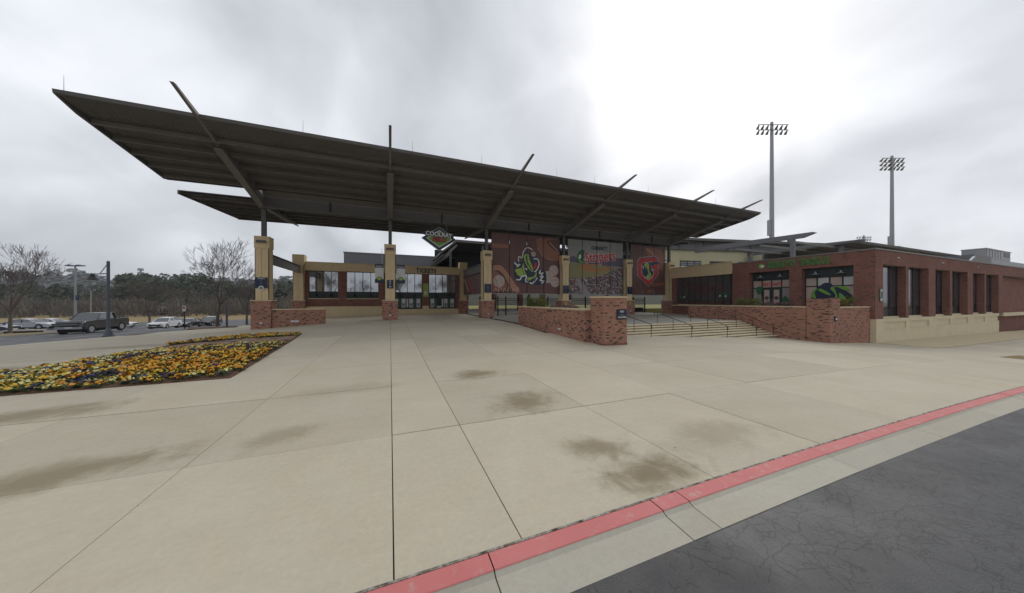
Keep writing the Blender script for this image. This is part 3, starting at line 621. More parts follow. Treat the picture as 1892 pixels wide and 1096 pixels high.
# shrubs in the planters
def shrub(name, label, c, r, m, n=900, leaf=.07, seed=1):
    rr = random.Random(seed); t = thing(name, label, 'shrub', c, group='shrubs in the brick planters'); mb = MB()
    lumps = [(Vector((rr.uniform(-.6, .6) * r[0], rr.uniform(-.6, .6) * r[1], rr.uniform(.3, .75) * r[2])), rr.uniform(.35, .6)) for _ in range(9)]
    for _ in range(n):
        L, k = rr.choice(lumps); d = Vector((rr.gauss(0, 1), rr.gauss(0, 1), rr.gauss(0, 1))).normalized() * (k * rr.uniform(.6, 1.05)); q = L + Vector((d.x * r[0], d.y * r[1], d.z * r[2] * .9))
        if q.z < 0: q.z = abs(q.z) * .3
        s = leaf * rr.uniform(.6, 1.3); e1 = Vector((rr.gauss(0, 1), rr.gauss(0, 1), rr.gauss(0, 1))).normalized() * s; e2 = e1.orthogonal().normalized() * s * .55
        mb.add([q - e1, q + e2, q + e1, q - e2], [(0, 1, 2, 3)])
    mb.build('foliage', m, t, fixn=False)
    st = MB()
    for k in range(6): a = k * 1.05; st.tube([(0, 0, -.05), (math.cos(a) * r[0] * .5, math.sin(a) * r[1] * .5, r[2] * .7)], [.02, .008], 4)
    st.build('stems', 'twig', t); return t
shrub('round_shrub', 'olive green rounded shrub at the far end of the central planter', (11.27, 23.2, 1.70), (.6, .8, 1.0), 'shrub', seed=1)
shrub('round_shrub', 'olive green rounded shrub, nearer of the pair in the central planter', (11.27, 21.7, 1.70), (.6, .85, 1.05), 'shrub', seed=2)
for i, v in enumerate((19.8, 18.4, 17.2)): shrub('low_shrub', ['dark plum low shrub beside the green shrubs in the central planter', 'dark plum low shrub in the middle of the central planter', 'dark plum low shrub next to the tall central pier'][i], (11.27, v, 1.70), (.5, .65, .42), 'shrub_plum', 600, .05, 3 + i)
for i, (px, w, h, m, lab) in enumerate(((1375, .95, 1.15, 'shrub', 'olive green shrub at the left end of the shop planter'), (1398, .95, 1.1, 'shrub', 'olive green shrub second from the left in the shop planter'), (1424, .9, .6, 'shrub_plum', 'dark plum low shrub before the shop doors'), (1450, .9, .6, 'shrub_plum', 'dark plum low shrub right of the shop doors'))):
    q = onU(px, 560, 32.7); shrub('planter_shrub', lab, (q.x, q.y, 1.73), (.8, w, h), m, 800, .07, 11 + i)
for i, (px, r, lab) in enumerate(((1556, .55, 'small golden shrub right beside the right planter pier'), (1578, .75, 'golden shrub in the middle of the right planter'), (1598, .75, 'golden shrub against the corner of the brick shop'))):
    q = onV(px, 560, 13.9); shrub('golden_shrub', lab, (q.x, q.y, 1.73), (r, .6, .8 + .38 * (i > 0)), 'shrub_gold', 900, .06, 20 + i)
# ------------------------------------------------------------------ the great canopy
COLU = [-10.3, 0.0, 10.1, 20.2, 30.3, 38.2]; CV = 32.9
U0, U1 = -15.9, 41.9; FV, FZ = 23.0, 13.08; BV, BZ = 31.1, 11.93
cn = thing('entrance_canopy', 'huge dark bronze steel canopy sweeping up over the entrance columns', 'canopy', (0, 0, 0))
def corrugated(name, u0, u1, v0, z0, v1, z1, parent, pitch=.2, h=.045):
    mb = MB(); n = int((u1 - u0) / pitch); prof = []
    for i in range(n):
        a = u0 + i * pitch; prof += [(a, 0), (a + pitch * .5, 0), (a + pitch * .58, h), (a + pitch * .92, h)]
    prof.append((u0 + n * pitch, 0))
    for u, d in prof: mb.v += [(u, v0, z0 + d), (u, v1, z1 + d)]
    for i in range(len(prof) - 1): mb.f.append((2 * i, 2 * i + 1, 2 * i + 3, 2 * i + 2)); mb.mi.append(0)
    return mb.build(name, 'deck', parent, fixn=False)
def dz(v): return FZ + (BZ - FZ) * (v - FV) / (BV - FV)
corrugated('roof_deck', U0 + .15, U1 - .15, FV + .1, FZ + .02, BV, BZ + .02, cn)
MB().prism([(FV, FZ + .09), (BV + .05, BZ + .09), (BV + .05, BZ + .15), (FV, FZ + .15)], 0, U0, U1).build('roof_skin', 'greymetal', cn)
MB().prism([(FV - .02, FZ - .03), (FV + .1, FZ - .08), (FV + .1, FZ + .165), (FV - .06, FZ + .165)], 0, U0 - .01, U1 + .01).build('front_fascia', 'steel', cn)
MB().prism([(FV + .12, FZ - .10), (FV + 1.05, dz(FV + 1.05) - .10), (FV + 1.05, dz(FV + 1.05) - .02), (FV + .12, FZ - .02)], 0, U0 + .2, U1 - .2).build('soffit_board', 'steel', cn)
for x in (U0, U1 - .14): MB().prism([(FV + .11, dz(FV + .11) - .08), (FV + 1.2, dz(FV + 1.2) - .25), (BV, BZ - .25), (BV, BZ + .085), (FV + .11, dz(FV + .11) + .085)], 0, x, x + .14).build('end_fascia', 'steel', cn)
for v in (24.9, 26.35, 27.8, 29.25, 30.7):
    z = dz(v); mb = MB().box(U0 + .15, U1 - .15, v - .05, v + .05, z - .30, z - .005); mb.box(U0 + .15, U1 - .15, v - .13, v - .051, z - .30, z - .27)
    mb.build('purlin', 'steel_lite', cn)
MB().box(U0 + .15, U1 - .15, BV - .02, BV + .10, BZ - .26, BZ + .085).build('rear_purlin', 'steel', cn)
# ridge girder over the columns: deep plate with flanges and a lighter sloping band above
mb = MB().box(COLU[0], COLU[-1] + .2, CV - .55, CV - .40, 10.62, 11.92); mb.box(COLU[0], COLU[-1] + .2, CV - .72, CV - .23, 10.52, 10.615)
mb.build('girder', 'steel', cn)
MB().prism([(CV - .74, 11.60), (CV - .60, 11.52), (CV - 1.45, 12.02), (CV - 1.5, 12.10)], 0, COLU[0] + .2, COLU[-1]).build('girder_band', 'steel_lite', cn)
b = MB()
for i in range(5):
    x = (COLU[i] + COLU[i + 1]) / 2; MB().box(x - .06, x + .06, CV - .70, CV - .551, 10.62, 11.55).build('stiffener', 'black', cn)
# raking beams: tapered plate with a bottom flange, pointed tip past the roof edge
TV, TZ = 20.7, 13.62
def bz(v): return 10.6 + (CV - .5 - v) / (CV - .5 - TV) * (TZ - 10.6 - .22)
for u in COLU:
    bm_ = MB().prism([(CV + .2, 10.62), (CV - .5, 10.62), (TV, TZ - .02), (TV + .2, TZ + .015), (22.6, FZ + .24), (25.4, bz(25.4) + .55), (CV - .5, 12.0), (CV + .2, 12.0)], 0, u - .085, u + .085).build('raking_beam', 'steel_lite', cn)
    MB().prism([(CV - .3, 10.52), (25.2, bz(25.2) - .10), (25.2, bz(25.2) - .02), (CV - .3, 10.61)], 0, u - .24, u + .24).build('flange', 'steel_lite', bm_)
    rb = MB().prism([(CV + .22, 10.75), (41.3, 11.22), (43.6, 11.42), (43.6, 11.50), (41.3, 11.62), (CV + .22, 11.15)], 0, u - .06, u + .06).build('rear_beam', 'steel_lite', cn)
    MB().prism([(CV + .25, 10.66), (41.0, 11.12), (41.0, 11.19), (CV + .25, 10.74)], 0, u - .2, u + .2).build('flange', 'steel_lite', rb)
# rear wing, sloping up the other way
corrugated('rear_deck', U0 + .3, U1 - .3, CV - .35, 11.17, 42.9, 11.82, cn)
MB().prism([(CV - .42, 11.28), (43.0, 11.94), (43.0, 12.01), (CV - .42, 11.35)], 0, U0 + .1, U1 - .1).build('rear_roof_skin', 'greymetal', cn)
for v in (33.3, 35.2, 37.1, 39.0, 40.9):
    z = 11.17 + (v - 32.5) / 10.4 * .65; MB().box(U0 + .3, U1 - .3, v - .05, v + .05, z - .24, z - .005).build('purlin', 'steel', cn)
MB().box(U0 + .1, U1 - .1, 42.9, 43.02, 11.55, 12.05).build('rear_fascia', 'steel', cn)
for x in (U0 + .1, U1 - .22): MB().prism([(CV - .42, 11.02), (42.89, 11.6), (42.89, 11.93), (CV - .42, 11.275)], 0, x, x + .12).build('rear_end_fascia', 'steel', cn)
for u in (-15.6, -5.2, 1.5, 6.7, 13.5, 17.5, 24, 34): MB().tube([(u, FV + .1, FZ + .2), (u, FV + .1, FZ + 1.0)], [.012, .006], 5).build('lightning_rod', 'steel', cn)

# columns
def column(name, label, u, v, gz, top=8.05, steel=True, lamp=True, w=1.0, bz1=2.5, bw=1.42, grp='tan columns on brick bases'):
    c = thing(name, label, 'column', (u, v, 0), group=grp)
    MB().box(-bw / 2, bw / 2, -bw / 2, bw / 2, gz - .3, bz1 - .07).build('brick_base', 'brick', c)
    MB().box(-bw / 2 - .04, bw / 2 + .04, -bw / 2 - .04, bw / 2 + .04, bz1 - .07, bz1 + .03).build('capstone', 'tan_cap', c)
    h = w / 2; mb = MB().box(-h + .04, h - .04, -h + .04, h - .04, bz1 + .03, top - 1.12)
    for sx in (-1, 1):          # two raised panels per face with a groove between
        a, b_ = (-h, -.05) if sx < 0 else (.05, h)
        mb.box(a, b_, -h, -h + .05, bz1 + .03, top - 1.1); mb.box(a, b_, h - .05, h, bz1 + .03, top - 1.1); mb.box(-h, -h + .05, a, b_, bz1 + .03, top - 1.1); mb.box(h - .05, h, a, b_, bz1 + .03, top - 1.1)
    mb.build('shaft', 'tan', c)
    k = h + .04; mb = MB().box(-h + .02, h - .02, -h + .02, h - .02, top - 1.12, top - 1.02); mb.box(-k, k, -k, k, top - 1.03, top); mb.build('capital', 'tan', c)
    if steel:
        mb = MB().box(-.16, .16, -.16, -.13, top, 10.62); mb.box(-.16, .16, .13, .16, top, 10.62); mb.box(-.02, .02, -.13, .13, top, 10.62); mb.box(-.3, .3, -.3, .3, top + .001, top + .04); mb.build('steel_post', 'steel', c)
    if lamp:
        l = MB().prism([(-.36, -.09), (.36, -.09), (.3, .12), (-.3, .12)], 1, -k - .2, -k).build('wall_lamp', 'steel', c, loc=(0, 0, top - .5))
        MB().box(-.28, .28, -k - .18, -k - .02, -.105, -.091).build('lens', 'offwhite', l)
    if gz < 1.2: MB().box(-.09, .09, -bw / 2 - .02, -bw / 2 - .001, gz + .42, gz + .56).build('step_light', 'offwhite', c)
    return c
cl = ['tan column on a tall brick base at the far left of the canopy', 'tan column with the ATM sign, between the two hanging banners', 'tan column left of the baseball-glove banner', 'tan column between the glove banner and the crowd banner', 'tan column between the crowd banner and the red shield banner', 'tan column where the canopy meets the shop wing']
for i, u in enumerate(COLU): column('entrance_column', cl[i], u, CV, g(u, CV) if i < 3 else UPZ)
column('rear_column', 'tan column without steel post at the left end of the ticket office', -10.3, 44.2, .25, steel=False, lamp=False, w=1.15)
column('rear_column', 'tan column at the right end of the ticket office', 9.95, 44.3, .55, steel=False, lamp=False, w=1.05)
def steel_tie(label, u, v0, v1, z0, z1):
    t = thing('steel_tie_beam', label, 'beam', (u, 0, 0)); MB().box(-.04, .04, v0, v1, z0, z1).build('web', 'steel', t); MB().box(-.18, .18, v0, v1, z1, z1 + .06).build('top_flange', 'steel', t); MB().box(-.18, .18, v0, v1, z0 - .06, z0).build('bottom_flange', 'steel', t)
steel_tie('dark steel tie beam from the leftmost column back to the ticket office', -10.2, CV + .52, 43.6, 5.9, 6.65)
steel_tie('dark steel tie beam behind the column left of the glove banner', 10.0, CV + .52, 43.7, 5.9, 6.75)

# signs on the columns
def colsign(name, label, u, z, w, h, lines, ball=False, v=CV - .56):
    s = thing(name, label, 'sign', (u, v, z)); MB().box(-w / 2, w / 2, -.03, .055, -h / 2, h / 2).build('panel', 'navy', s)
    n = len(lines)
    for i, (tx, sz) in enumerate(lines): text(tx, s, (0, -.034, h / 2 - h * (i + .55) / n * (.86 if ball else 1)), 'front', sz, 'white', .003, xs=.8)
    if ball:
        MB().disc((0, -.05, -h / 2), .2, 20, 1, .05).build('roundel', 'offwhite', s); MB().disc((0, -.06, -h / 2), .12, 16, 1, .02, .08).build('roundel_mark', 'dgreen', s)
    return s
bars = lambda n: [('\u2013\u2013\u2013\u2013', .16)] * n
colsign('column_sign', 'navy notice sign with round green badge on the leftmost column', COLU[0] - .02, 4.02, .88, .92, [('Stripers', .2), ('\u2013\u2013\u2013\u2013\u2013', .12), ('\u2013\u2013\u2013\u2013', .12), ('\u2013\u2013\u2013\u2013\u2013', .12), ('', .1)], True)
colsign('column_sign', 'navy ATM sign on the column before the ticket office', COLU[1], 4.1, .58, .82, [('A', .3), ('T', .3), ('M', .3)])
for i, l in ((2, 'navy text sign on the column left of the glove banner'), (3, 'navy text sign on the column left of the crowd banner'), (4, 'navy text sign on the column left of the shield banner')):
    colsign('column_sign', l, COLU[i], 3.85, .76, .98, [('\u2013\u2013\u2013\u2013\u2013', .14), ('\u2013\u2013\u2013\u2013\u2013', .14), ('\u2013\u2013\u2013\u2013', .14), ('\u2013\u2013\u2013', .14), ('\u2013\u2013', .14), ('\u2013', .12)])
for i, l in ((3, 'small lime green notice on the brick base by the crowd banner'), (4, 'small lime green notice on the brick base by the shield banner')):
    s = thing('green_notice', l, 'sign', (COLU[i] - .1, CV - .73, 2.12)); MB().box(-.14, .14, -.01, .012, -.2, .2).build('panel', 'lime', s); MB().box(-.09, .09, -.014, -.0101, -.02, .12).build('print', 'green', s)
# a pair of hanging banners on the second column
for sx, l in ((-1, 'white and navy vertical banner left of the ATM column'), (1, 'white and navy vertical banner right of the ATM column')):
    s = thing('pole_banner', l, 'banner', (COLU[1] + sx * 1.0, CV - .2, 0)); MB().box(-.40, .40, -.01, .01, 4.25, 6.05).build('cloth', 'offwhite', s)
    MB().box(-.40, .40, -.014, -.0101, 5.72, 6.05).build('top_band', 'navy', s); MB().box(-.40, .40, -.014, -.0101, 4.25, 4.6).build('bottom_band', 'navy', s)
    MB().disc((0, -.02, 4.65), .26, 20, 1, .005, .2).build('badge', 'dgreen', s); MB().disc((0, -.026, 4.65), .17, 16, 1, .005, .13).build('badge_mark', 'lime', s)
    text('Stripers', s, (0, -.02, 5.87), 'front', .2, 'white', .003)
    for z in (5.3, 5.1, 4.97): text('\u2013\u2013\u2013\u2013', s, (0, -.013, z), 'front', .13, 'greymetal', .002)
    for z in (6.07, 4.23): MB().bar((-sx * .5, 0, z), (sx * .42, 0, z), .035).build('bracket_arm', 'black', s)

# hanging diamond sign (flat board, its print in thin layers)
s = thing('hanging_field_sign', 'diamond shaped green and navy COOLRAY FIELD sign hanging from the canopy', 'sign', (4.72, 32.0, 8.86))
def diamond(r, rz, y0, y1, m, name, dx=0, dz_=0): return MB().prism([(dx, rz + dz_), (r + dx, dz_), (dx, -rz + dz_), (-r + dx, dz_)], 1, y0, y1).build(name, m, s)
diamond(1.78, 1.24, -.10, .10, 'silver', 'board'); diamond(1.70, 1.17, -.115, -.101, 'navy', 'navy_border'); diamond(1.32, .90, -.125, -.116, 'white', 'white_line'); diamond(1.20, .81, -.135, -.126, 'green', 'green_field')
MB().prism([(-1.55, .30), (-1.62, .52), (-1.5, .72), (1.42, .58), (1.52, .42), (1.42, .16), (0, .2)], 1, -.17, -.136).build('name_band', 'navy', s)
text('COOLRAY', s, (-.05, -.19, .42), 'front', .58, 'white', .012, .016, .98, roll=R(2.5))
text('FIELD', s, (.02, -.155, -.12), 'front', .62, 'navy', .004, .05, .92); text('FIELD', s, (.02, -.17, -.12), 'front', .62, 'red', .01, .012, .92)
for x in (-.75, .75): MB().bar((x, 0, .7), (x, 0, 1.75), .09).build('hanger', 'steel', s)

# ------------------------------------------------------------------ mesh banners between the columns
def printmat(name, c, v=.25, sc=1.5, tr=0.0):
    m, nt, bs = new_mat(name)
    mp = nd(nt, 'ShaderNodeMapping'); nt.links.new(pos(nt), mp.inputs[0]); mp.inputs['Scale'].default_value = (.25, .25, 2.2)
    f = noise(nt, sc, 7, .7, mp.outputs[0], 1.2); f2 = noise(nt, .35, 3, .5)
    col = mixc(nt, f, sc3(c, 1 - 2 * v), sc3(c, 1 + 2 * v)); col = mixc(nt, .5, col, mixc(nt, f2, sc3(c, .45), sc3(c, 1.5)))
    nt.links.new(col, bs.inputs['Base Color']); bs.inputs['Roughness'].default_value = .5
    if tr:
        t = nd(nt, 'ShaderNodeBsdfTransparent'); mx = nd(nt, 'ShaderNodeMixShader'); mx.inputs[0].default_value = tr
        nt.links.new(bs.outputs[0], mx.inputs[1]); nt.links.new(t.outputs[0], mx.inputs[2]); nt.links.new(mx.outputs[0], nt.nodes['Material Output'].inputs[0])
    return m
M['woodprint'] = printmat('dark_wood_print', (0.135, 0.062, 0.055), tr=.07)
M['skyprint'] = printmat('grey_sky_print', (0.30, 0.31, 0.29), .03, .5, .07)
M['leather'] = printmat('leather_print', (0.27, 0.105, 0.065), .12, 2)
M['leather_hi'] = printmat('leather_light_print', (0.40, 0.19, 0.12), .12, 2)
M['leather_dk'] = printmat('leather_dark_print', (0.10, 0.042, 0.032), .12, 2)
M['ballprint'] = printmat('baseball_print', (0.46, 0.37, 0.34), .05, 1)
M['stitch'] = flat('stitch_print', (0.34, 0.08, 0.07)); M['lace'] = flat('lace_print', (0.50, 0.32, 0.24))
M['fieldprint'] = printmat('field_print', (0.25, 0.235, 0.095), .08, 1); M['standsprint'] = printmat('stands_print', (0.10, 0.085, 0.13), .3, 4); M['aisle'] = printmat('aisle_print', (0.30, 0.27, 0.27), .08, 2)
m, nt, bs = new_mat('crowd_print'); v = nd(nt, 'ShaderNodeTexVoronoi'); v.inputs['Scale'].default_value = 6.5; nt.links.new(pos(nt), v.inputs['Vector'])
hs = nd(nt, 'ShaderNodeSeparateColor'); nt.links.new(v.outputs['Color'], hs.inputs[0])
col = ramp(nt, hs.outputs[0], [(0, (.012, .018, .05)), (.34, (.02, .03, .075)), (.36, (.05, .05, .06)), (.52, (.30, .05, .05)), (.66, (.40, .10, .06)), (.68, (.33, .22, .17)), (.82, (.42, .38, .36)), (.9, (.55, .53, .5)), (1, (.10, .14, .26))])
for n_ in nt.nodes:
    if n_.type == 'VALTORGB': n_.color_ramp.interpolation = 'CONSTANT'
col = mixc(nt, .35, col, mixc(nt, noise(nt, 14, 3), (.01, .01, .02), (.3, .26, .25))); nt.links.new(col, bs.inputs['Base Color']); bs.inputs['Roughness'].default_value = .55; M['crowd'] = m

BY = 33.02                      # banner plane
def banner(name, label, x0, x1, z0, z1, n, m):
    t = thing(name, label, 'banner', (x0, BY, 0)); W = x1 - x0
    for k in range(n): MB().box(W * k / n + .015, W * (k + 1) / n - .015, 0, .02, z0, z1).build('panel', m, t)
    MB().box(0, W, -.03, .05, z1, z1 + .09).build('top_rail', 'black', t); MB().box(0, W, -.02, .04, z0 - .07, z0).build('bottom_rail', 'silver', t)
    for k in range(n + 1): MB().box(W * k / n - .022, W * k / n + .022, -.075, -.06, z0, z1).build('cable', 'black', t)
    t['_w'] = W; return t
LAY = [0]
def shape(t, pts, m, name, lay): return MB().prism(pts, 1, -.004 - lay * .006, -.001 - lay * .006 + .0006).build(name, m, t)
def blob(t, pts, m, name, lay, sub=5):           # smooth closed outline through points (Catmull-Rom)
    o = []; n = len(pts)
    for i in range(n):
        p0, p1, p2, p3 = (Vector(pts[(i + k) % n]) for k in (-1, 0, 1, 2))
        for j in range(sub):
            q = j / sub; o.append(tuple(.5 * ((2 * p1) + (p2 - p0) * q + (2 * p0 - 5 * p1 + 4 * p2 - p3) * q * q + (3 * p1 - p0 - 3 * p2 + p3) * q ** 3)))
    return shape(t, o, m, name, lay)
def stroke(t, pts, w, m, name, lay, sub=4):
    P = []; n = len(pts)
    for i in range(n - 1):
        p0, p1, p2, p3 = Vector(pts[max(i - 1, 0)]), Vector(pts[i]), Vector(pts[i + 1]), Vector(pts[min(i + 2, n - 1)])
        for j in range(sub + (i == n - 2)):
            q = j / sub; P.append(.5 * ((2 * p1) + (p2 - p0) * q + (2 * p0 - 5 * p1 + 4 * p2 - p3) * q * q + (3 * p1 - p0 - 3 * p2 + p3) * q ** 3))
    mb = MB(); y = -.004 - lay * .006
    for i, p in enumerate(P):
        d = (P[min(i + 1, len(P) - 1)] - P[max(i - 1, 0)]).normalized(); nrm = Vector((-d.y, d.x)) * w / 2 * (1 if 0 < i < len(P) - 1 else .35)
        mb.v += [(p.x + nrm.x, y, p.y + nrm.y), (p.x - nrm.x, y, p.y - nrm.y)]
    for i in range(len(P) - 1): mb.f.append((2 * i, 2 * i + 1, 2 * i + 3, 2 * i + 2)); mb.mi.append(0)
    return mb.build(name, m, t, fixn=False)
def disc_pts(c, r, n=26): return [(c[0] + r * math.cos(6.2832 * k / n), c[1] + r * math.sin(6.2832 * k / n)) for k in range(n)]
def ball(t, c, r, lay, rot=0):
    b_ = shape(t, disc_pts(c, r), 'ballprint', 'baseball_print', lay)
    for s in (-1, 1):
        pts = [(c[0] + s * r * (.95 - .55 * math.cos(a)), c[1] + r * .9 * math.sin(a)) for a in (-1.0, -.5, 0, .5, 1.0)]
        ca, sa = math.cos(rot), math.sin(rot)
        stroke(t, [(c[0] + (x - c[0]) * ca - (y - c[1]) * sa, c[1] + (x - c[0]) * sa + (y - c[1]) * ca) for x, y in pts], r * .07, 'stitch', 'stitching', lay + 1)
# 1: glove, bat, balls and the leaping-fish emblem
x0, x1 = 10.72, 19.68; W = x1 - x0; t = banner('glove_banner', 'large banner printed with gloves, baseballs and a leaping fish emblem', x0, x1, 3.3, 10.3, 4, 'woodprint')
def bp(zx, zy): return ((zx - 45) / (1060 - 45) * W, 3.3 + (940 - zy) / (940 - 90) * 7.0)     # pixel of the enlarged banner -> banner plane
BB = lambda L: [bp(*p) for p in L]
blob(t, BB([(50, 235), (290, 235), (290, 305), (50, 320)]), 'leather_dk', 'bat_print', 0)
shape(t, BB([(47, 240), (285, 242), (285, 300), (47, 305)]), 'leather', 'bat_print', 1)
blob(t, BB([(690, 140), (830, 120), (1045, 150), (1052, 420), (960, 440), (850, 400), (750, 310)]), 'leather', 'glove_print', 0)
blob(t, BB([(850, 150), (1050, 140), (1050, 300), (930, 250)]), 'leather_dk', 'glove_pocket_print', 1)
stroke(t, BB([(705, 250), (760, 340), (850, 415), (960, 432)]), .10, 'leather_hi', 'glove_edge_print', 1); stroke(t, BB([(900, 165), (950, 220), (1040, 290)]), .10, 'lace', 'glove_lace_print', 2)
blob(t, BB([(70, 560), (150, 530), (240, 600), (330, 740), (400, 860), (455, 930), (300, 935), (60, 935), (55, 700)]), 'leather_dk', 'mitt_print', 0)
blob(t, BB([(75, 555), (170, 545), (250, 620), (350, 760), (440, 900), (390, 925), (310, 850), (230, 700), (150, 620), (70, 620)]), 'leather_hi', 'mitt_finger_print', 1)
blob(t, BB([(60, 640), (120, 640), (200, 720), (260, 850), (60, 900)]), 'leather', 'mitt_palm_print', 1)
ball(t, bp(150, 770), .70, 2, .3)
for k in range(6): stroke(t, BB([(75 + k * 66, 925), (100 + k * 62, 870 - (k % 2) * 25), (130 + k * 62, 905)]), .09, 'lace', 'lacing_print', 4)
ball(t, bp(870, 690), .76, 1, .2); ball(t, bp(965, 590), .66, 4, .9); ball(t, bp(985, 760), .66, 7, -1.2)
# emblem
blob(t, BB([(480, 480), (500, 370), (560, 340), (640, 390), (720, 420), (745, 500), (715, 600), (830, 600), (830, 790), (600, 800), (390, 750), (360, 600), (370, 480)]), 'navy', 'emblem_ground', 2)
stroke(t, BB([(430, 490), (430, 410), (480, 420), (500, 330), (560, 270), (640, 300)]), .11, 'white', 'fishing_line', 3)
blob(t, BB([(505, 420), (530, 365), (575, 370), (590, 440), (640, 560), (640, 620), (600, 600), (545, 530)]), 'lime', 'fish_jaw', 3)
blob(t, BB([(380, 600), (470, 570), (500, 500), (520, 610), (570, 700), (660, 680), (690, 610), (690, 680), (600, 740), (560, 750), (520, 690), (440, 690)]), 'lime', 'fish_head', 3)
stroke(t, BB([(540, 390), (545, 450), (600, 560), (630, 600)]), .16, 'dgreen', 'fish_stripe', 4); stroke(t, BB([(480, 560), (500, 640), (560, 720)]), .09, 'dgreen', 'fish_stripe', 4)
stroke(t, BB([(650, 430), (710, 430), (735, 500), (700, 590), (660, 620)]), .14, 'white', 'fish_lip', 4)
blob(t, BB([(660, 500), (700, 490), (690, 550), (655, 580)]), 'red', 'fish_tongue', 4)
blob(t, BB([(520, 570), (560, 580), (545, 600)]), 'white', 'fish_eye', 5)
for L in ([(370, 490), (400, 530), (450, 520), (400, 560)], [(390, 740), (450, 740), (470, 700), (540, 680), (530, 760), (570, 770)], [(590, 780), (640, 785), (690, 690), (660, 770), (710, 700)], [(740, 690), (800, 680), (750, 740), (810, 750), (770, 790)], [(760, 590), (740, 640), (800, 630), (760, 660)]):
    stroke(t, BB(L), .16, 'white', 'splash', 5)
for L in ([(375, 620), (430, 590), (450, 650)], [(400, 660), (450, 640), (460, 690)]): blob(t, BB(L), 'lime', 'fish_fin', 4)
ball(t, bp(650, 360), .32, 5, .3)
# 2: crowd and diamond
x0, x1 = 20.85, 29.75; W2 = x1 - x0; t = banner('crowd_banner', 'large banner printed with a ballpark crowd and the Gwinnett Stripers lettering', x0, x1, 3.3, 10.3, 4, 'skyprint')
def bp(zx, zy): return ((zx - 62) / (962 - 62) * W2, 3.3 + (945 - zy - (zx - 62) * .0) / (945 - 90 - (zx - 62) * .07) * 7.0)
BB = lambda L: [bp(*p) for p in L]
shape(t, BB([(68, 440), (68, 380), (160, 350), (230, 420), (420, 440), (700, 375), (958, 380), (958, 520), (600, 500), (300, 470)]), 'standsprint', 'stands_print', 0)
shape(t, BB([(66, 690), (66, 455), (300, 468), (600, 498), (850, 540), (600, 650), (330, 690)]), 'fieldprint', 'field_print', 1)
blob(t, BB([(230, 520), (330, 485), (520, 480), (760, 530), (720, 570), (560, 590), (420, 600), (300, 560)]), 'orange', 'infield_print', 2)
blob(t, BB([(420, 520), (540, 500), (690, 530), (560, 555)]), 'fieldprint', 'infield_grass_print', 3)
shape(t, BB([(66, 940), (66, 690), (330, 690), (600, 652), (850, 542), (958, 515), (958, 940)]), 'crowd', 'crowd_print', 2)
shape(t, BB([(180, 700), (225, 700), (420, 940), (280, 940)]), 'aisle', 'aisle_print', 3)
q = bp(560, 235); text('GWINNETT', t, (q[0], -.03, q[1]), 'front', .72, 'navy', .006, .02, .68, roll=R(-1))
q = bp(575, 365); text('Stripers', t, (q[0], -.03, q[1]), 'front', 1.9, 'white', .004, .09, .84, roll=R(-7)); text('Stripers', t, (q[0], -.045, q[1]), 'front', 1.9, 'red', .006, .04, .84, roll=R(-7))
blob(t, BB([(200, 380), (240, 280), (310, 260), (330, 330), (300, 430), (390, 440), (330, 470), (230, 450)]), 'dgreen', 'fish_emblem', 4); stroke(t, BB([(215, 370), (245, 430), (310, 460)]), .12, 'lime', 'fish_stripe', 7); blob(t, BB([(235, 340), (262, 335), (262, 390), (235, 395)]), 'white', 'fish_emblem_light', 7)
# 3: red shield
x0, x1 = 31.0, 37.55; W3 = x1 - x0; t = banner('shield_banner', 'tall banner printed with a red letter G shield emblem', x0, x1, 3.3, 10.3, 3, 'woodprint')
def bp(zx, zy): return ((zx - 1052) / (1612 - 1052) * W3, 3.3 + (955 - zy) / (955 - 190) * 7.0)
BB = lambda L: [bp(*p) for p in L]
blob(t, BB([(1290, 230), (1400, 215), (1560, 250), (1590, 400), (1560, 560), (1450, 480), (1330, 340)]), 'leather', 'glove_print', 0); stroke(t, BB([(1300, 240), (1400, 300), (1450, 400)]), .14, 'lace', 'glove_lace_print', 1)
shape(t, BB([(1400, 770), (1600, 760), (1600, 800), (1400, 830)]), 'leather', 'bat_print', 0); blob(t, BB([(1330, 890), (1400, 870), (1390, 930), (1330, 930)]), 'leather', 'ball_glow_print', 0)
OUT = [(1158, 440), (1200, 378), (1440, 340), (1500, 378), (1500, 640), (1345, 830), (1160, 660)]; cx_, cz_ = 1330, 580
for k, (sc_, m_) in enumerate(((1.0, 'ballprint'), (.955, 'navy'), (.91, 'red'), (.62, 'ballprint'), (.585, 'navy'))):
    shape(t, BB([(cx_ + (x - cx_) * sc_, cz_ + (y - cz_) * sc_) for x, y in OUT]), m_, 'shield_layer', 1 + k)
shape(t, BB([(1390, 440), (1505, 430), (1505, 470), (1400, 482)]), 'navy', 'shield_notch', 6); shape(t, BB([(1370, 500), (1490, 492), (1486, 540), (1380, 540)]), 'red', 'letter_bar', 6)
blob(t, BB([(1265, 500), (1300, 455), (1340, 480), (1345, 580), (1380, 640), (1350, 700), (1290, 690), (1330, 620), (1300, 540)]), 'lime', 'fish_emblem', 7)
stroke(t, BB([(1225, 570), (1250, 660), (1320, 710), (1400, 680), (1420, 590)]), .13, 'ballprint', 'fish_lip', 8); stroke(t, BB([(1300, 480), (1320, 580), (1355, 660)]), .10, 'dgreen', 'fish_stripe', 8); blob(t, BB([(1380, 545), (1425, 560), (1400, 590)]), 'ballprint', 'splash', 8); blob(t, BB([(1220, 500), (1260, 520), (1250, 560)]), 'ballprint', 'splash', 8)
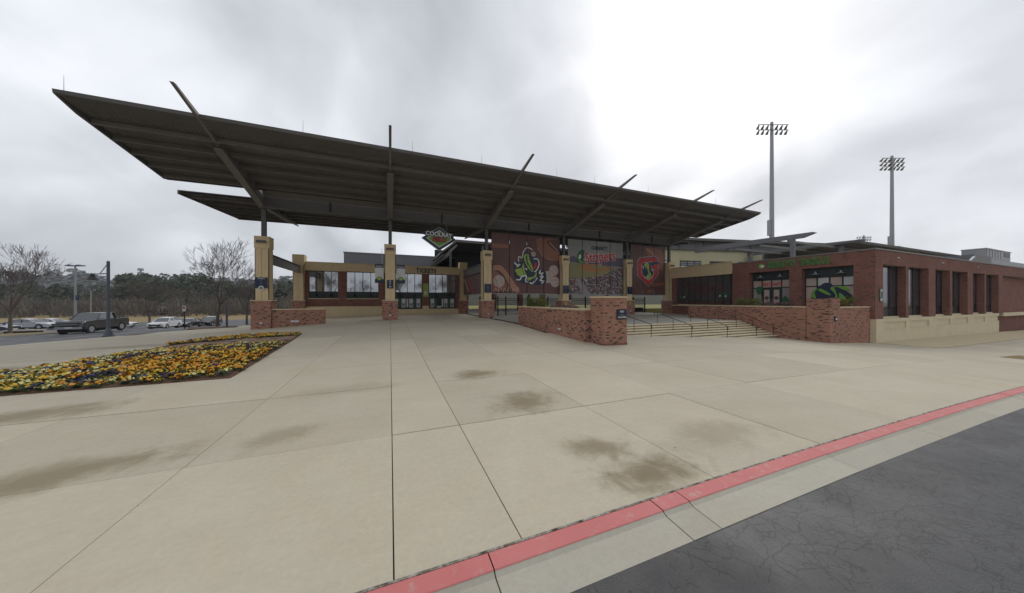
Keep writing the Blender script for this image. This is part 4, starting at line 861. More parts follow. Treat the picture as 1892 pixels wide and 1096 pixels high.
# 4: side banner under the tie beam
t = thing('side_banner', 'dim banner hanging under the tie beam beside the ticket office', 'banner', (10.0, 0, 0))
for k in range(3): MB().box(-.01, .01, CV + .7 + k * 3.45, CV + .7 + k * 3.45 + 3.4, 3.3, 5.75).build('panel', 'woodprint', t)
MB().prism([(38, 3.4), (40.6, 5.3), (41.2, 5.3), (38.9, 3.4)], 0, -.02, -.011).build('red_print', 'red', t); MB().prism([(40.5, 3.6), (42.9, 5.5), (43.3, 5.4), (41, 3.6)], 0, -.02, -.011).build('pale_print', 'ballprint', t)
MB().box(-.03, .03, CV + .7, 43.6, 3.22, 3.3).build('bottom_rail', 'silver', t)

# ------------------------------------------------------------------ ticket office
tk = thing('ticket_office', 'tan and brick ticket office with tall reflecting windows', 'building', (0, 44.0, 0))
DP = 8.0
MB().box(-9.72, 9.42, 0, .4, 6.2, 7.2).build('lintel_band', 'tan', tk); MB().box(-9.8, 9.5, -.06, .5, 7.2, 7.28).build('parapet_cap', 'tan_cap', tk)
MB().box(-9.7, 9.4, .4, DP, 6.9, 7.15).build('roof', 'greymetal', tk)
WINS = [(-9.3, -6.15, 2.75), (-5.2, -1.45, 2.75), (.25, 4.15, 1.38), (5.1, 8.85, 1.38)]
edges = [-9.72] + [e for a, b_, z in WINS for e in (a, b_)] + [9.42]
for k in range(0, len(edges), 2): MB().box(edges[k], edges[k + 1], .1, .5, .1, 6.2).build('brick_pier', 'brick_dark', tk)
for a, b_, z0 in WINS[:2]: MB().box(a, b_, .12, .5, 1.6, z0 - .1).build('brick_apron', 'brick_dark', tk); MB().box(a - .05, b_ + .05, .02, .45, z0 - .1, z0).build('sill', 'tan_cap', tk)
MB().box(-9.72, -1.0, -.15, .1, -.2, 1.72).build('plinth', 'tan', tk); MB().box(-.6, 9.42, -.15, .1, -.2, 1.30).build('plinth', 'tan', tk); MB().box(4.2, 5.05, -.12, .099, 1.301, 1.72).build('plinth_block', 'tan', tk)
MB().box(-9.7, 9.4, DP - .2, DP, 0, 6.9).build('rear_wall', 'greymetal', tk); MB().box(-9.7, -9.4, .5, DP - .2, 0, 6.9).build('side_wall', 'brick_dark', tk)
for wi, (a, b_, z0) in enumerate(WINS):
    w = MB().box(a, b_, .28, .34, z0, 3.62 if wi < 2 else 3.60).build('window', 'frame', tk)
    n = 4
    for k in range(n):
        x = a + (b_ - a) * k / n; x2 = a + (b_ - a) * (k + 1) / n
        MB().box(x + .03, x2 - .03, .24 + rnd.uniform(-.004, .004), .26, 3.62, 6.18).build('pane', 'glass', w)
    for k in range(n + 1):
        x = a + (b_ - a) * k / n; MB().box(x - .035, x + .035, .2, .28, z0, 6.2).build('mullion', 'black', w)
    MB().box(a, b_, .2, .27, 6.12, 6.2).build('head_frame', 'black', w); MB().box(a, b_, .19, .279, 3.55, 3.62).build('transom', 'black', w)
    for k in (1, 3):                       # gooseneck shade lamps silhouetted against the dark band
        x = a + (b_ - a) * k / n; l = MB().tube([(x, .15, 3.55), (x, .02, 3.5), (x, -.05, 3.3)], [.02, .02, .02], 5).build('shade_lamp', 'black', w); MB().tube([(x, -.05, 3.32), (x, -.05, 3.22), (x, -.05, 3.05)], [.05, .10, .24], 10).build('shade', 'black', l)
    if wi > 1:
        wd = (b_ - a) / n
        for k in range(n - (wi == 3) * 0):
            if k == 3 and wi == 2: pass
            x = a + wd * (k + .5)
            if wi == 3 and k == 1: MB().box(x - .3, x + .3, .18, .27, z0 + .35, 2.72).build('open_hatch', 'black', w); MB().box(x - .3, x + .3, .14, .27, z0 + .05, z0 + .33).build('counter_tray', 'offwhite', w); continue
            tw = MB().box(x - .27, x + .27, .2, .27, z0 + .1, 2.74).build('ticket_window', 'silver', w); MB().disc((x, .185, z0 + .55), .09, 12, 1, .014).build('speak_hole', 'black', tw); MB().box(x - .22, x + .22, .188, .199, z0 + .75, 2.66).build('notice', 'offwhite', tw)
        for k in range(1, n): x = a + wd * k; MB().box(x - .10, x + .10, .17, .199, z0 + .15, 2.7).build('price_strip', 'dgreen' if k % 2 else 'offwhite', w)
MB().box(4.3, 4.98, .06, .099, 3.0, 4.85).build('green_poster', 'lime', tk); MB().disc((4.64, .05, 3.55), .25, 16, 1, .009).build('poster_badge', 'offwhite', tk)
x = 3.55
for ch in 'TICKETS':
    o = text(ch, tk, (x, -.03, 6.62), 'front', .84, 'frame', .03, .03, .8, name='letter'); o.data.update(); x += .40 if ch != 'I' else .34
# grey metal block behind
gb = thing('grey_service_block', 'plain grey metal clad block rising behind the ticket office', 'building', (0, 60, 0))
MB().box(-7.5, 12, 0, 8, 0, 10.85).build('wall', 'greymetal', gb); MB().box(-7.6, 12.1, -.08, 8.1, 10.85, 11.0).build('coping', 'steel_lite', gb)
for k in range(10): MB().box(-7.5 + k * 1.95, -7.47 + k * 1.95, -.02, -.001, 4, 10.8).build('panel_rib', 'steel', gb)
MB().tube([(-1.35, -2, 8), (-1.35, -2, 11.6)], [.05, .03], 6).build('vent_pipe', 'silver', gb)

# stadium concourse roof seen behind, dark inside
cc = thing('concourse_roof', 'dark stadium concourse roof with stepped eaves behind the ticket office', 'building', (0, 0, 0))
def slab_uz(pts, v0, v1, th, name, m): return MB().prism(pts + [(a, b_ - th) for a, b_ in reversed(pts)], 1, v0, v1).build(name, m, cc)
slab_uz([(5.9, 8.05), (8.1, 10.2)], 50, 72, .35, 'lower_roof', 'steel'); slab_uz([(7.6, 10.4), (10.3, 12.6)], 50.5, 73, .35, 'middle_roof', 'steel'); slab_uz([(10.2, 12.62), (58, 12.3)], 50.2, 78, .4, 'upper_roof', 'steel')
for x, z in ((6.9, 8.6), (9.4, 11.2), (15, 12.1), (24, 12.1), (33, 12.1), (42, 12.1)): MB().box(x - .18, x + .18, 51, 51.4, .5, z).build('post', 'steel', cc)
for (a, b_) in (((6.3, 7.9), (9.2, 10.2)), ((8.3, 9.7), (10.4, 11.8))): MB().bar((a[0], 50.8, a[1]), (b_[0], 50.8, b_[1]), .2, .3).build('eave_strut', 'steel_lite', cc)
MB().box(8, 58, 77, 77.4, 4.6, 12.3).build('back_wall', 'black', cc); MB().box(8, 58, 60, 60.3, 4.4, 12.3).build('fascia_wall', 'black', cc)  # walls coloured black to stand in for the shade inside the concourse
for x in (13, 18.5, 24, 29, 34): MB().box(x - .45, x + .45, 55, 55.9, .5, 4.6).build('concourse_pier', 'brick_dark', cc)  # dark brick colour stands in for tan piers in shade
tag(MB().box(-5, 160, 62.2, 150, -1.5, .28).build('ball_field', 'greengrass'), kind='structure')
ow = thing('outfield_wall', 'far outfield wall glimpsed through the gates', 'wall', (0, 0, 0)); MB().box(-5, 160, 126, 126.4, .28, 5.9).build('wall', 'steel_lite', ow); MB().box(-5, 160, 125.95, 126.45, 5.9, 6.1).build('rail', 'offwhite', ow)

# picket fence and gates under the banners
fn = thing('gate_fence', 'black steel picket fence and gates below the hanging banners', 'fence', (0, 37.0, 0))
pk = MB(); x = 10.6
while x < 37.6: pk.box(x - .011, x + .011, -.011, .011, .62, 2.75); x += .14
tag(pk.build('pickets', 'black', fn), kind='stuff')
for z in (.68, 2.45, 2.72): MB().box(10.5, 37.7, -.02, .02, z, z + .05).build('rail', 'black', fn)
for x in (10.5, 12.9, 14.0, 17.1, 20.2, 23.3, 26.4, 29.5, 31.4, 33.4, 35.4, 37.7): MB().box(x - .07, x + .07, -.07, .07, UPZ - .02, 3.0).build('post', 'black', fn)
for x in (31.5, 33.5, 35.5): MB().box(x, x + 1.8, -.03, .03, .66, 1.35).build('gate_kickplate', 'black', fn)
for i, x in enumerate((11.6, 16.2, 22.6, 27.2)):
    b_ = thing('turnstile_cabinet', ['black turnstile cabinet right behind the column with the glove banner', 'black turnstile cabinet under the middle of the glove banner', 'black turnstile cabinet under the left of the crowd banner', 'black turnstile cabinet under the right of the crowd banner'][i], 'turnstile', (x, 36.0, UPZ)); MB().box(-.35, .35, -.4, .4, 0, 1.05).build('body', 'black', b_); MB().box(-.38, .38, -.42, .42, 1.05, 1.1).build('lid', 'steel', b_); MB().bar((0, -.42, .9), (.5, -.6, .9), .04).build('arm', 'silver', b_)
# ------------------------------------------------------------------ shop wing (wall x = 38, faces -x) and brick shop
XW = 38.0
sw = thing('shop_wing', 'tan parapet wing with dark painted windows between canopy and brick shop', 'building', (XW, 0, 0))
MB().box(0, .5, 23.85, 32.3, 5.68, 7.1).build('parapet', 'tan', sw); MB().box(-.06, .6, 23.8, 32.35, 7.1, 7.18).build('parapet_cap', 'tan_cap', sw)
MB().box(.1, .5, 23.85, 32.3, -.4, 1.72).build('brick_apron', 'brick_dark', sw); MB().box(-.1, .5, 23.85, 32.3, 1.72, 1.86).build('sill', 'tan_cap', sw)
MB().box(.5, 12, 23.85, 32.3, 6.6, 6.9).build('roof', 'greymetal', sw); MB().box(.1, .5, 31.6, 32.3, 1.86, 5.68).build('brick_jamb', 'brick_dark', sw)
MB().box(11.7, 12, 23.85, 32.3, -.4, 6.6).build('rear_wall', 'greymetal', sw)
M['dimred'] = flat('dim_red_print', (.13, .03, .035)); M['darkprint'] = printmat('dim_window_print', (0.075, 0.068, 0.066), .3, 1.5)
m_, nt_, bs_ = M['darkprint'], M['darkprint'].node_tree, M['darkprint'].node_tree.nodes['Principled BSDF']; bs_.inputs['Roughness'].default_value = .08
w = MB().box(.35, .42, 24.2, 31.6, 1.9, 5.68).build('window', 'frame', sw)
n = 8
for k in range(n):
    a = 24.2 + 7.4 * k / n; b_ = 24.2 + 7.4 * (k + 1) / n
    MB().box(.31, .33, a + .05, b_ - .05, 2.3, 5.6).build('pane', 'darkprint', w); MB().box(.27, .36, a - .04, a + .04, 1.9, 5.68).build('mullion', 'frame', w)
    MB().box(.30, .309, a + .06, b_ - .06, 1.95, 2.28).build('red_skirt', 'leather_dk', w)
def side(t, pts, m, name, x): return MB().prism(pts, 0, x - .004, x).build(name, m, t)
o = text('Stripers', w, (.295, 27.9, 4.15), 'side', 2.0, 'dimred', .004, .02, .95)
for yy, zz, r_ in ((30.3, 3.9, .5), (30.8, 2.9, .35), (25.0, 3.2, .45)): side(w, [(yy + r_ * math.cos(a_ * .7), zz + r_ * .8 * math.sin(a_ * .7)) for a_ in range(9)], 'dgreen', 'window_print', .303)
for yy, zz in ((30.45, 2.95), (25.5, 3.05), (24.8, 3.0)): side(w, [(yy - .09, zz - .12), (yy + .09, zz - .12), (yy + .09, zz + .12), (yy - .09, zz + .12)], 'offwhite', 'notice', .297)

TOP = 6.93
sh = thing('brick_shop', 'red brick corner shop with long row of brick piers', 'building', (0, 0, 0))
MB().box(XW, XW + .5, 12.3, 23.8, 5.62, TOP - .12).build('fascia_wall', 'brick_dark', sh)
for a, b_ in ((22.0, 23.8), (17.25, 18.25), (12.3, 13.6)): MB().box(XW, XW + .9, a, b_, .9 if a < 13 else 1.0, 5.62).build('brick_pier', 'brick_dark', sh)
MB().box(XW + .02, XW + .9, 13.6, 23.8, .4, 1.75).build('base_wall', 'brick_dark', sh)
MB().box(XW - .06, XW + .62, 12.24, 23.86, TOP - .12, TOP).build('coping', 'steel_lite', sh)
MB().box(XW + .5, 100, 12.7, 23.8, 6.3, 6.5).build('roof', 'greymetal', sh); MB().box(XW + .9, XW + 1.3, 13.6, 23.8, 1.0, 5.62).build('inner_wall', 'black', sh)
# door bay
def bay(y0, y1, door):
    x = XW + .62; w = MB().box(x + .06, x + .12, y0, y1, 1.3, 5.62).build('shop_window' if not door else 'entrance', 'frame', sh)
    MB().box(x, x + .06, y0, y1, 4.75, 5.62).build('header_panel', 'frame', w)
    n = 4; d = (y1 - y0) / n
    for k in range(n + 1): MB().box(x - .02, x + .06, y0 + d * k - .05, y0 + d * k + .05, 1.3, 4.75).build('mullion', 'frame', w)
    for z in ((4.68, 4.75), (3.82, 3.9)): MB().box(x - .015, x + .059, y0, y1, *z).build('transom', 'frame', w)
    for k in range(n):
        a, b_ = y0 + d * k + .06, y0 + d * (k + 1) - .06
        MB().box(x + .02, x + .04, a, b_, 3.92, 4.66).build('pane', 'doorpanel' if door or k % 2 else 'offwhite', w)
        if door and k in (1, 2):
            dr_ = MB().box(x + .0, x + .05, a, b_, 1.3, 3.8).build('door', 'frame', w); MB().box(x - .012, x - .001, a + .14, b_ - .14, 1.55, 3.65).build('door_panel', 'doorpanel', dr_); MB().disc((x - .024, (a + b_) / 2, 2.75), .2, 16, 0, .01).build('door_badge', 'leather_dk', dr_); MB().box(x - .05, x - .02, b_ - .1 if k == 1 else a + .06, b_ - .06 if k == 1 else a + .1, 2.2, 2.7).build('handle', 'silver', dr_)
        else: MB().box(x + .02, x + .04, a, b_, 1.3, 3.8).build('pane', 'doorpanel' if not door else 'aisle', w)
    for yy in (y0 + d, y1 - d):
        l = MB().tube([(x - .02, yy, 5.35), (x - .22, yy, 5.42), (x - .3, yy, 5.25)], [.025] * 3, 6).build('shade_lamp', 'black', w); MB().tube([(x - .3, yy, 5.28), (x - .3, yy, 5.12), (x - .3, yy, 4.98)], [.06, .10, .36], 14).build('shade', 'silver', l)
    return w, x
w, x = bay(18.3, 21.95, True)
side(w, [(21.3 + .35 * math.cos(k), 3.6 + .5 * math.sin(k)) for k in range(0, 6)], 'dgreen', 'window_print', x - .03); o = text('Stripers', w, (x - .025, 20.1, 4.28), 'side', .62, 'red', .003, .01); side(w, [(18.45, 1.5), (19.2, 1.5), (19.2, 2.6), (18.9, 3.0), (18.5, 2.6)], 'dgreen', 'window_print', x - .03)
w, x = bay(13.62, 17.22, False)
def blobside(t, pts, m, name, x):
    n = len(pts); o = []
    for i in range(n):
        p0, p1, p2, p3 = (Vector(pts[(i + k) % n]) for k in (-1, 0, 1, 2))
        for j in range(4): q = j / 4; o.append(tuple(.5 * ((2 * p1) + (p2 - p0) * q + (2 * p0 - 5 * p1 + 4 * p2 - p3) * q * q + (3 * p1 - p0 - 3 * p2 + p3) * q ** 3)))
    return side(t, o, m, name, x)
blobside(w, [(16.75, 2.5), (16.7, 3.3), (16.3, 3.7), (15.8, 4.15), (15.3, 4.1), (15.1, 3.75), (14.5, 3.75), (14.2, 3.3), (13.9, 2.9), (14.3, 2.5), (14.0, 2.0), (15.4, 1.9), (16.6, 1.95)], 'navy', 'window_print', x - .03)
for L in ([(16.75, 2.9), (16.55, 3.55), (16.25, 3.6), (16.5, 3.3), (16.4, 2.7)], [(16.2, 3.45), (15.5, 3.0), (15.35, 3.1), (16.0, 3.62)], [(14.9, 3.8), (14.3, 3.75), (14.0, 3.3), (14.4, 3.45)], [(14.3, 2.4), (13.8, 2.9), (13.9, 2.3)], [(15.1, 3.7), (14.8, 2.4), (15.2, 2.2), (15.0, 3.0), (15.35, 3.6)], [(14.7, 3.2), (14.25, 2.6), (14.5, 2.3), (14.75, 2.8)]): blobside(w, L, 'green', 'window_print', x - .036)
for L in ([(16.7, 2.1), (16.2, 2.3), (16.3, 2.05)], [(15.8, 2.15), (15.5, 2.4), (15.4, 2.1)]): side(w, L, 'white', 'splash_print', x - .04)
# raised shop lettering, one letter each, with a fish roundel
sg = thing('shop_sign', "raised green shop lettering reading BOBBY'S TACKLE on brick", 'sign', (XW - .02, 0, 6.25))
yy = 20.05
for ch in "BOBBY'S TACKLE":
    if ch != ' ':
        o = text(ch, sg, (-.03, yy, 0), 'side', .88, 'green', .02, .05, .66, name='letter_edge'); o = text(ch, sg, (-.06, yy, 0), 'side', .88, 'dgreen', .02, .012, .66, name='letter')
    yy -= {"'": .20, ' ': .26}.get(ch, .385)
MB().disc((-.03, 20.75, 0), .30, 20, 0, .03, .26).build('fish_roundel', 'green', sg); MB().prism([(20.9, -.02), (20.6, .12), (20.45, -.05), (20.65, -.16)], 0, -.045, -.031).build('fish_mark', 'white', sg)
# long side along the street: piers and deep-set windows (face y = 12.3)
YS = 12.3
MB().box(XW + .501, 100, YS + .001, YS + .5, 5.60, TOP - .13).build('street_fascia', 'brick_dark', sh); MB().box(XW + .62, 100, YS - .06, YS + .62, TOP - .12, TOP).build('coping', 'steel_lite', sh)
piers = [(38.901, 39.4)] + [(43.85 + 5.2 * k - (.2 if k % 2 else 0), 44.4 + 5.2 * k + (.9 if k % 2 else 0)) for k in range(0, 6)]
for a, b_ in piers: MB().box(a, b_, YS + .002, YS + .8, .9, 5.60).build('brick_pier', 'brick_dark', sh)
prev = None
for i in range(len(piers) - 1):
    a, b_ = piers[i][1], piers[i + 1][0]; z0 = 1.05
    w = MB().box(a, b_, YS + .62, YS + .7, z0, 5.6).build('street_window', 'frame', sh)
    k_ = 3
    for k in range(k_): MB().box(a + (b_ - a) * k / k_ + .06, a + (b_ - a) * (k + 1) / k_ - .06, YS + .57, YS + .59, 1.9, 5.45).build('pane', 'glass_dim', w); MB().box(a + (b_ - a) * k / k_ + .06, a + (b_ - a) * (k + 1) / k_ - .06, YS + .56, YS + .59, z0, 1.78).build('lower_panel', 'black', w)
    for k in range(k_ + 1): MB().box(a + (b_ - a) * k / k_ - .04, a + (b_ - a) * k / k_ + .04, YS + .52, YS + .62, z0, 5.6).build('mullion', 'black', w)
    MB().box(a + .4, a + 1.7, YS + .53, YS + .56, 1.9, 3.6).build('blind', 'silver', w)
    MB().box(a + .15, b_ - .15, YS - .06, YS - .01, -.05, .02).build('ledge', 'tan_pale', sh)
    MB().box(a + .1, b_ - .1, YS + .05, YS + .1, -.6, .62).build('recessed_panel', 'tan_pale', sh)
    MB().box(piers[i][0] - (.88 if i == 0 else .1), piers[i][1] + .1, YS - .05, YS + .4, -2.6, .9).build('base_pilaster', 'tan_pale', sh)
    MB().box(a + .1, b_ - .1, YS - .05, YS + .4, .62, .9).build('base_rail', 'tan_pale', sh); MB().box(a + .1, b_ - .1, YS - .04, YS + .4, -2.6, -.0501).build('base_foot', 'tan_pale', sh)
    MB().box(a, b_, YS + .401, YS + .9, .7, 1.04).build('window_sill', 'tan_pale', sh)
MB().box(38.02, 38.3, YS + .4, 14, -2, .9).build('base_return', 'tan_pale', sh)
MB().box(71.4, 100, YS + .6, YS + 1.0, -3, 5.6).build('end_wall', 'brick_dark', sh); MB().box(71.4, 100, YS - .05, YS + .5, .5, .9).build('end_lintel', 'tan_pale', sh)
for xx in (42, 52, 62): MB().box(xx, xx + .25, YS - .1, YS - .003, 6.25, 6.35).build('parapet_lamp', 'offwhite', sh)
s = thing('wall_sign', 'small navy and green sign on the brick pier at the shop corner', 'sign', (38.9, YS - .03, 2.95)); MB().box(-.25, .25, -.02, .02, -.55, .55).build('panel', 'navy', s); MB().box(-.25, -.12, -.025, -.0201, -.2, .3).build('green_print', 'green', s); MB().box(-.1, .2, -.025, -.0201, .32, .46).build('white_print', 'white', s); MB().box(-.1, .2, -.025, -.0201, -.48, -.3).build('white_print', 'white', s)

# ------------------------------------------------------------------ stadium suites, rear canopy, light towers
st = thing('stadium_suites', 'cream stadium suites building with ribbon windows and grey steel roof', 'building', (55.3, 47.8, 0), R(-12))
MB().box(-8, 60, 0, 10, 5, 13.4).build('wall', 'yellowwall', st); MB().box(-18, 60, -.6, 10, 13.4, 15.1).build('roof_fascia', 'greymetal', st); MB().box(-19, 61, -2.2, 11, 15.1, 15.6).build('roof', 'steel', st)
for k in range(12): MB().box(-16 + k * 6, -15.7 + k * 6, -.75, -.601, 13.4, 15.1).build('fascia_post', 'steel', st)
for k in range(7):
    a = -12 + k * 7.4
    w = MB().box(a, a + 5.2, -.05, .1, 8.9, 11.1).build('window', 'black', st)
    for j in range(3): MB().box(a + .12 + j * 1.72, a + 1.64 + j * 1.72, -.08, -.051, 9.05, 10.95).build('pane', 'glass', w)
MB().tube([(19.4, -1.2, 5), (19.4, -1.2, 12.3)], [.4, .4], 8).build('pipe_column', 'steel_lite', st); MB().tube([(19.4, -1.2, 12.2), (21, -1.2, 13.4)], [.3, .2], 6).build('pipe_brace', 'steel_lite', st)
MB().box(40, 50, -3, 0, 10, 13).build('white_panel', 'offwhite', st)
rc = thing('street_canopy', 'grey steel canopy with pointed beams rising behind the brick shop', 'canopy', (0, 0, 0))
MB().prism([(26.5, 12.45), (40, 12.2), (40, 12.45), (26.3, 12.75)], 0, 74, 150).build('roof', 'steel', rc)
MB().prism([(26.2, 12.4), (26.5, 12.35), (26.5, 12.76), (26.1, 12.8)], 0, 73.8, 150.2).build('fascia', 'steel', rc)
for u, tip in ((60, 25.4), (75, 25.2), (92, 26), (110, 26)):
    MB().prism([(45, 12.5), (40, 12.5), (tip + 1.6, 12.25), (tip, 12.75), (tip + .4, 12.95), (40, 13.4), (45, 13.5)], 0, u - .2, u + .2).build('raking_beam', 'greymetal', rc); MB().box(u - .28, u + .28, 28.1, 28.6, 6, 12.35).build('post', 'greymetal', rc)
for v in (29, 33, 37): MB().box(60, 150, v - .1, v + .1, 11.9, 12.28).build('purlin', 'steel_lite', rc)
MB().box(74, 150, 40, 40.3, 7, 12.2).build('rear_wall', 'greymetal', rc)
gbx = thing('plant_room', 'grey plant room box above the right end of the brick shop', 'building', (0, 0, 0)); MB().box(107, 117, 21.5, 26, 6.5, 11.6).build('wall', 'greymetal', gbx); MB().box(117.05, 160, 21.5, 26, 6.5, 11.2).build('wing', 'silver', gbx); MB().bar((96, 21.3, 6.8), (106, 21.3, 11.0), .3).build('stair_rail', 'silver', gbx)
q = onV(1812, 466, 23); q2 = onV(1858, 466, 23)
ac = thing('rooftop_air_unit', 'pale boxy air handling unit on the plant room roof', 'air conditioner', (q.x, 22.4, 11.61)); Wd = q2.x - q.x
MB().box(0, Wd, 0, 3, 0, 2.0).build('casing', 'silver', ac); MB().box(-.15, Wd + .15, -.15, 3.1, 2.0, 2.15).build('lid', 'offwhite', ac); MB().box(Wd * .72, Wd * .95, -.05, -.001, .8, 1.8).build('louvre', 'black', ac)
for k in range(6): MB().box(.4 + k * Wd * .11, .5 + k * Wd * .11, -.04, -.001, .2, 1.9).build('rib', 'greymetal', ac)

def light_tower(label, px, t, ytop, rows, cols, wpx, seed=0):
    b_ = atT(px, t); top = CAMZ + (HY - ytop) / F * t; W_ = wpx / F * t; z0 = g(b_.x, b_.y) - .5
    k = thing('light_tower', label, 'light tower', (b_.x, b_.y, z0), -math.atan2(SN, CS), 'stadium light towers'); H = top - z0
    MB().tube([(0, 0, 0), (0, 0, H * .5), (0, 0, H + .3)], [.62, .5, .34], 12).build('mast', 'silver', k); MB().box(-.9, -.5, -.4, .4, H * .42, H * .5).build('control_box', 'silver', k)
    for r in range(rows):
        zz = H - .6 - r * 1.35; bar_ = MB().box(-W_ / 2, W_ / 2, -.5, -.36, zz - .08, zz + .08).build('crossbar', 'steel_lite', k)
        for c in range(cols):
            x = -W_ / 2 + .3 + (W_ - .6) * c / (cols - 1)
            MB().tube([(x, -.4, zz - .15), (x + .1, .0, zz - .35), (x + .25, .45, zz - .62)], [.12, .24, .33], 8).build('floodlight', 'steel_lite', bar_)
light_tower('tall stadium light tower with two rows of floodlights', 1426, 78, 228, 2, 7, 56)
light_tower('stadium light tower with three rows of floodlights at the right', 1648, 95, 290, 3, 6, 42)
light_tower('distant small stadium light rack just above the canopy roof', 1596, 170, 436, 2, 6, 26)

# ------------------------------------------------------------------ vehicles
def paint(name, c, rough=.25, metal=.0):
    m = mat(name, c, rough, metal, var=.05, spec=.5); b_ = m.node_tree.nodes['Principled BSDF']; b_.inputs['Coat Weight'].default_value = .7; b_.inputs['Coat Roughness'].default_value = .06; return m
M['p_truck'] = paint('slate_grey_paint', (.035, .037, .042), .3, .2); M['p_white'] = paint('white_paint', (.74, .75, .76)); M['p_black'] = paint('black_paint', (.014, .015, .018)); M['p_silver'] = paint('silver_paint', (.50, .51, .53), .3, .3); M['p_navy'] = paint('dark_blue_paint', (.02, .027, .05))
M['lamp_glass'] = mat('headlamp_glass', (.62, .64, .66), .1, var=.05); M['tail'] = flat('tail_lamp_red', (.32, .01, .01), .2); M['alloy'] = mat('alloy_wheel', (.45, .46, .48), .3, .7, var=.08)
def arch(cx, r, zb, n=8): return [(cx + r * math.cos(math.pi * (1 - k / n)), zb + r * 1.0 * math.sin(math.pi * (1 - k / n))) for k in range(n + 1)]
def vehicle(name, label, cat, loc, heading, kind, pm, grp=None):
    """local +x is forward; origin on the ground midway between the axles"""
    o = thing(name, label, cat, loc, heading, grp)
    if kind == 'truck': L0, L1, W_, wr, wb, gc = -2.95, 2.6, 2.0, .45, 3.68, .50; up = [(L1, .5), (L1 + .06, .75), (L1 + .04, 1.18), (L1 - .10, 1.30), (1.15, 1.38), (.95, 1.40), (-1.12, 1.42), (-1.16, 1.40), (L0 + .02, 1.43), (L0, .62)]; gh = [(1.12, 1.37), (.52, 1.99), (-1.0, 2.02), (-1.14, 1.42)]
    elif kind == 'suv': L0, L1, W_, wr, wb, gc = -2.2, 2.2, 1.85, .35, 2.67, .30; up = [(L1 - .02, .40), (L1 + .04, .62), (L1 - .08, .86), (L1 - .35, .97), (.98, 1.06), (.7, 1.08), (-1.9, 1.14), (L0 + .04, 1.05), (L0, .75), (L0 + .04, .42)]; gh = [(1.0, 1.05), (.25, 1.58), (-.9, 1.66), (-1.75, 1.56), (-2.08, 1.12)]
    else: L0, L1, W_, wr, wb, gc = -2.38, 2.38, 1.82, .33, 2.80, .26; up = [(L1 - .02, .36), (L1 + .03, .56), (L1 - .10, .74), (L1 - .5, .84), (1.05, .93), (.8, .95), (-1.5, 1.0), (L0 + .12, .98), (L0, .80), (L0 + .03, .40)]; gh = [(1.08, .92), (.30, 1.38), (-.55, 1.45), (-1.05, 1.38), (-1.85, 1.0)]
    xf, xr = wb / 2, -wb / 2
    low = [(L0 + .06, gc)] + [(x, max(z, gc)) for x, z in arch(xr, wr + .07, wr - .02)] + [(x, max(z, gc)) for x, z in arch(xf, wr + .07, wr - .02)] + [(L1 - .08, gc)]
    prof = low + up; h = W_ / 2; mb = MB(); n = len(prof); cz = .7
    secs = [(-h, .94, .02), (-h + .05, .985, .0), (-h + .22, 1.0, -.0), (h - .22, 1.0, 0), (h - .05, .985, 0), (h, .94, .02)]
    for y, s_, _ in secs:
        for i, (x, z) in enumerate(prof):
            inl = i >= len(low); zz = z if not inl else gc + (z - gc) * (s_ if z > .8 else 1)
            xx = x if not inl else x * (1 - (1 - s_) * .55); mb.v.append((xx, y, zz))
    for j in range(len(secs) - 1):
        for i in range(n): mb.f.append((j * n + i, j * n + (i + 1) % n, (j + 1) * n + (i + 1) % n, (j + 1) * n + i)); mb.mi.append(0)
    mb.f += [tuple(range(n)), tuple((len(secs) - 1) * n + i for i in reversed(range(n)))]; mb.mi += [0, 0]
    mb.build('body', pm, o)
    if kind == 'truck':
        MB().box(L0 + .12, -1.2, -h + .22, h - .22, 1.22, 1.44).build('bed_liner', 'rubber', o); 
        for sy in (-1, 1): MB().box(L0 + .1, -1.15, sy * (h - .12) - .06, sy * (h - .12) + .06, 1.38, 1.48).build('bed_rail', pm, o)
    # cabin: glass block, roof skin, pillars
    tb = .16 if kind != 'truck' else .13; mb = MB(); m_ = len(gh)
    for sy in (-1, 1):
        for i, (x, z) in enumerate(gh): ins = .06 if i in (0, m_ - 1) else tb + .06; mb.v.append((x, sy * (h - ins), z))
    mb.f = [tuple(range(m_)), tuple(m_ + i for i in reversed(range(m_)))] + [(i, (i + 1) % m_, m_ + (i + 1) % m_, m_ + i) for i in range(m_)]; mb.mi = [0] * len(mb.f)
    mb.build('window_glass', 'carglass', o)
    rf_ = MB(); 
    for i in range(1, m_ - 2):
        (xa, za), (xb, zb) = gh[i], gh[i + 1]; rf_.add([(xa, -(h - tb - .07), za - .02), (xa, h - tb - .07, za - .02), (xb, h - tb - .07, zb - .02), (xb, -(h - tb - .07), zb - .02), (xa - .02, -(h - tb - .12), za + .035), (xa - .02, h - tb - .12, za + .035), (xb, h - tb - .12, zb + .035), (xb, -(h - tb - .12), zb + .035)], [(0, 1, 2, 3), (4, 7, 6, 5), (0, 4, 5, 1), (1, 5, 6, 2), (2, 6, 7, 3), (3, 7, 4, 0)])
    if rf_.v: rf_.build('roof', pm, o)
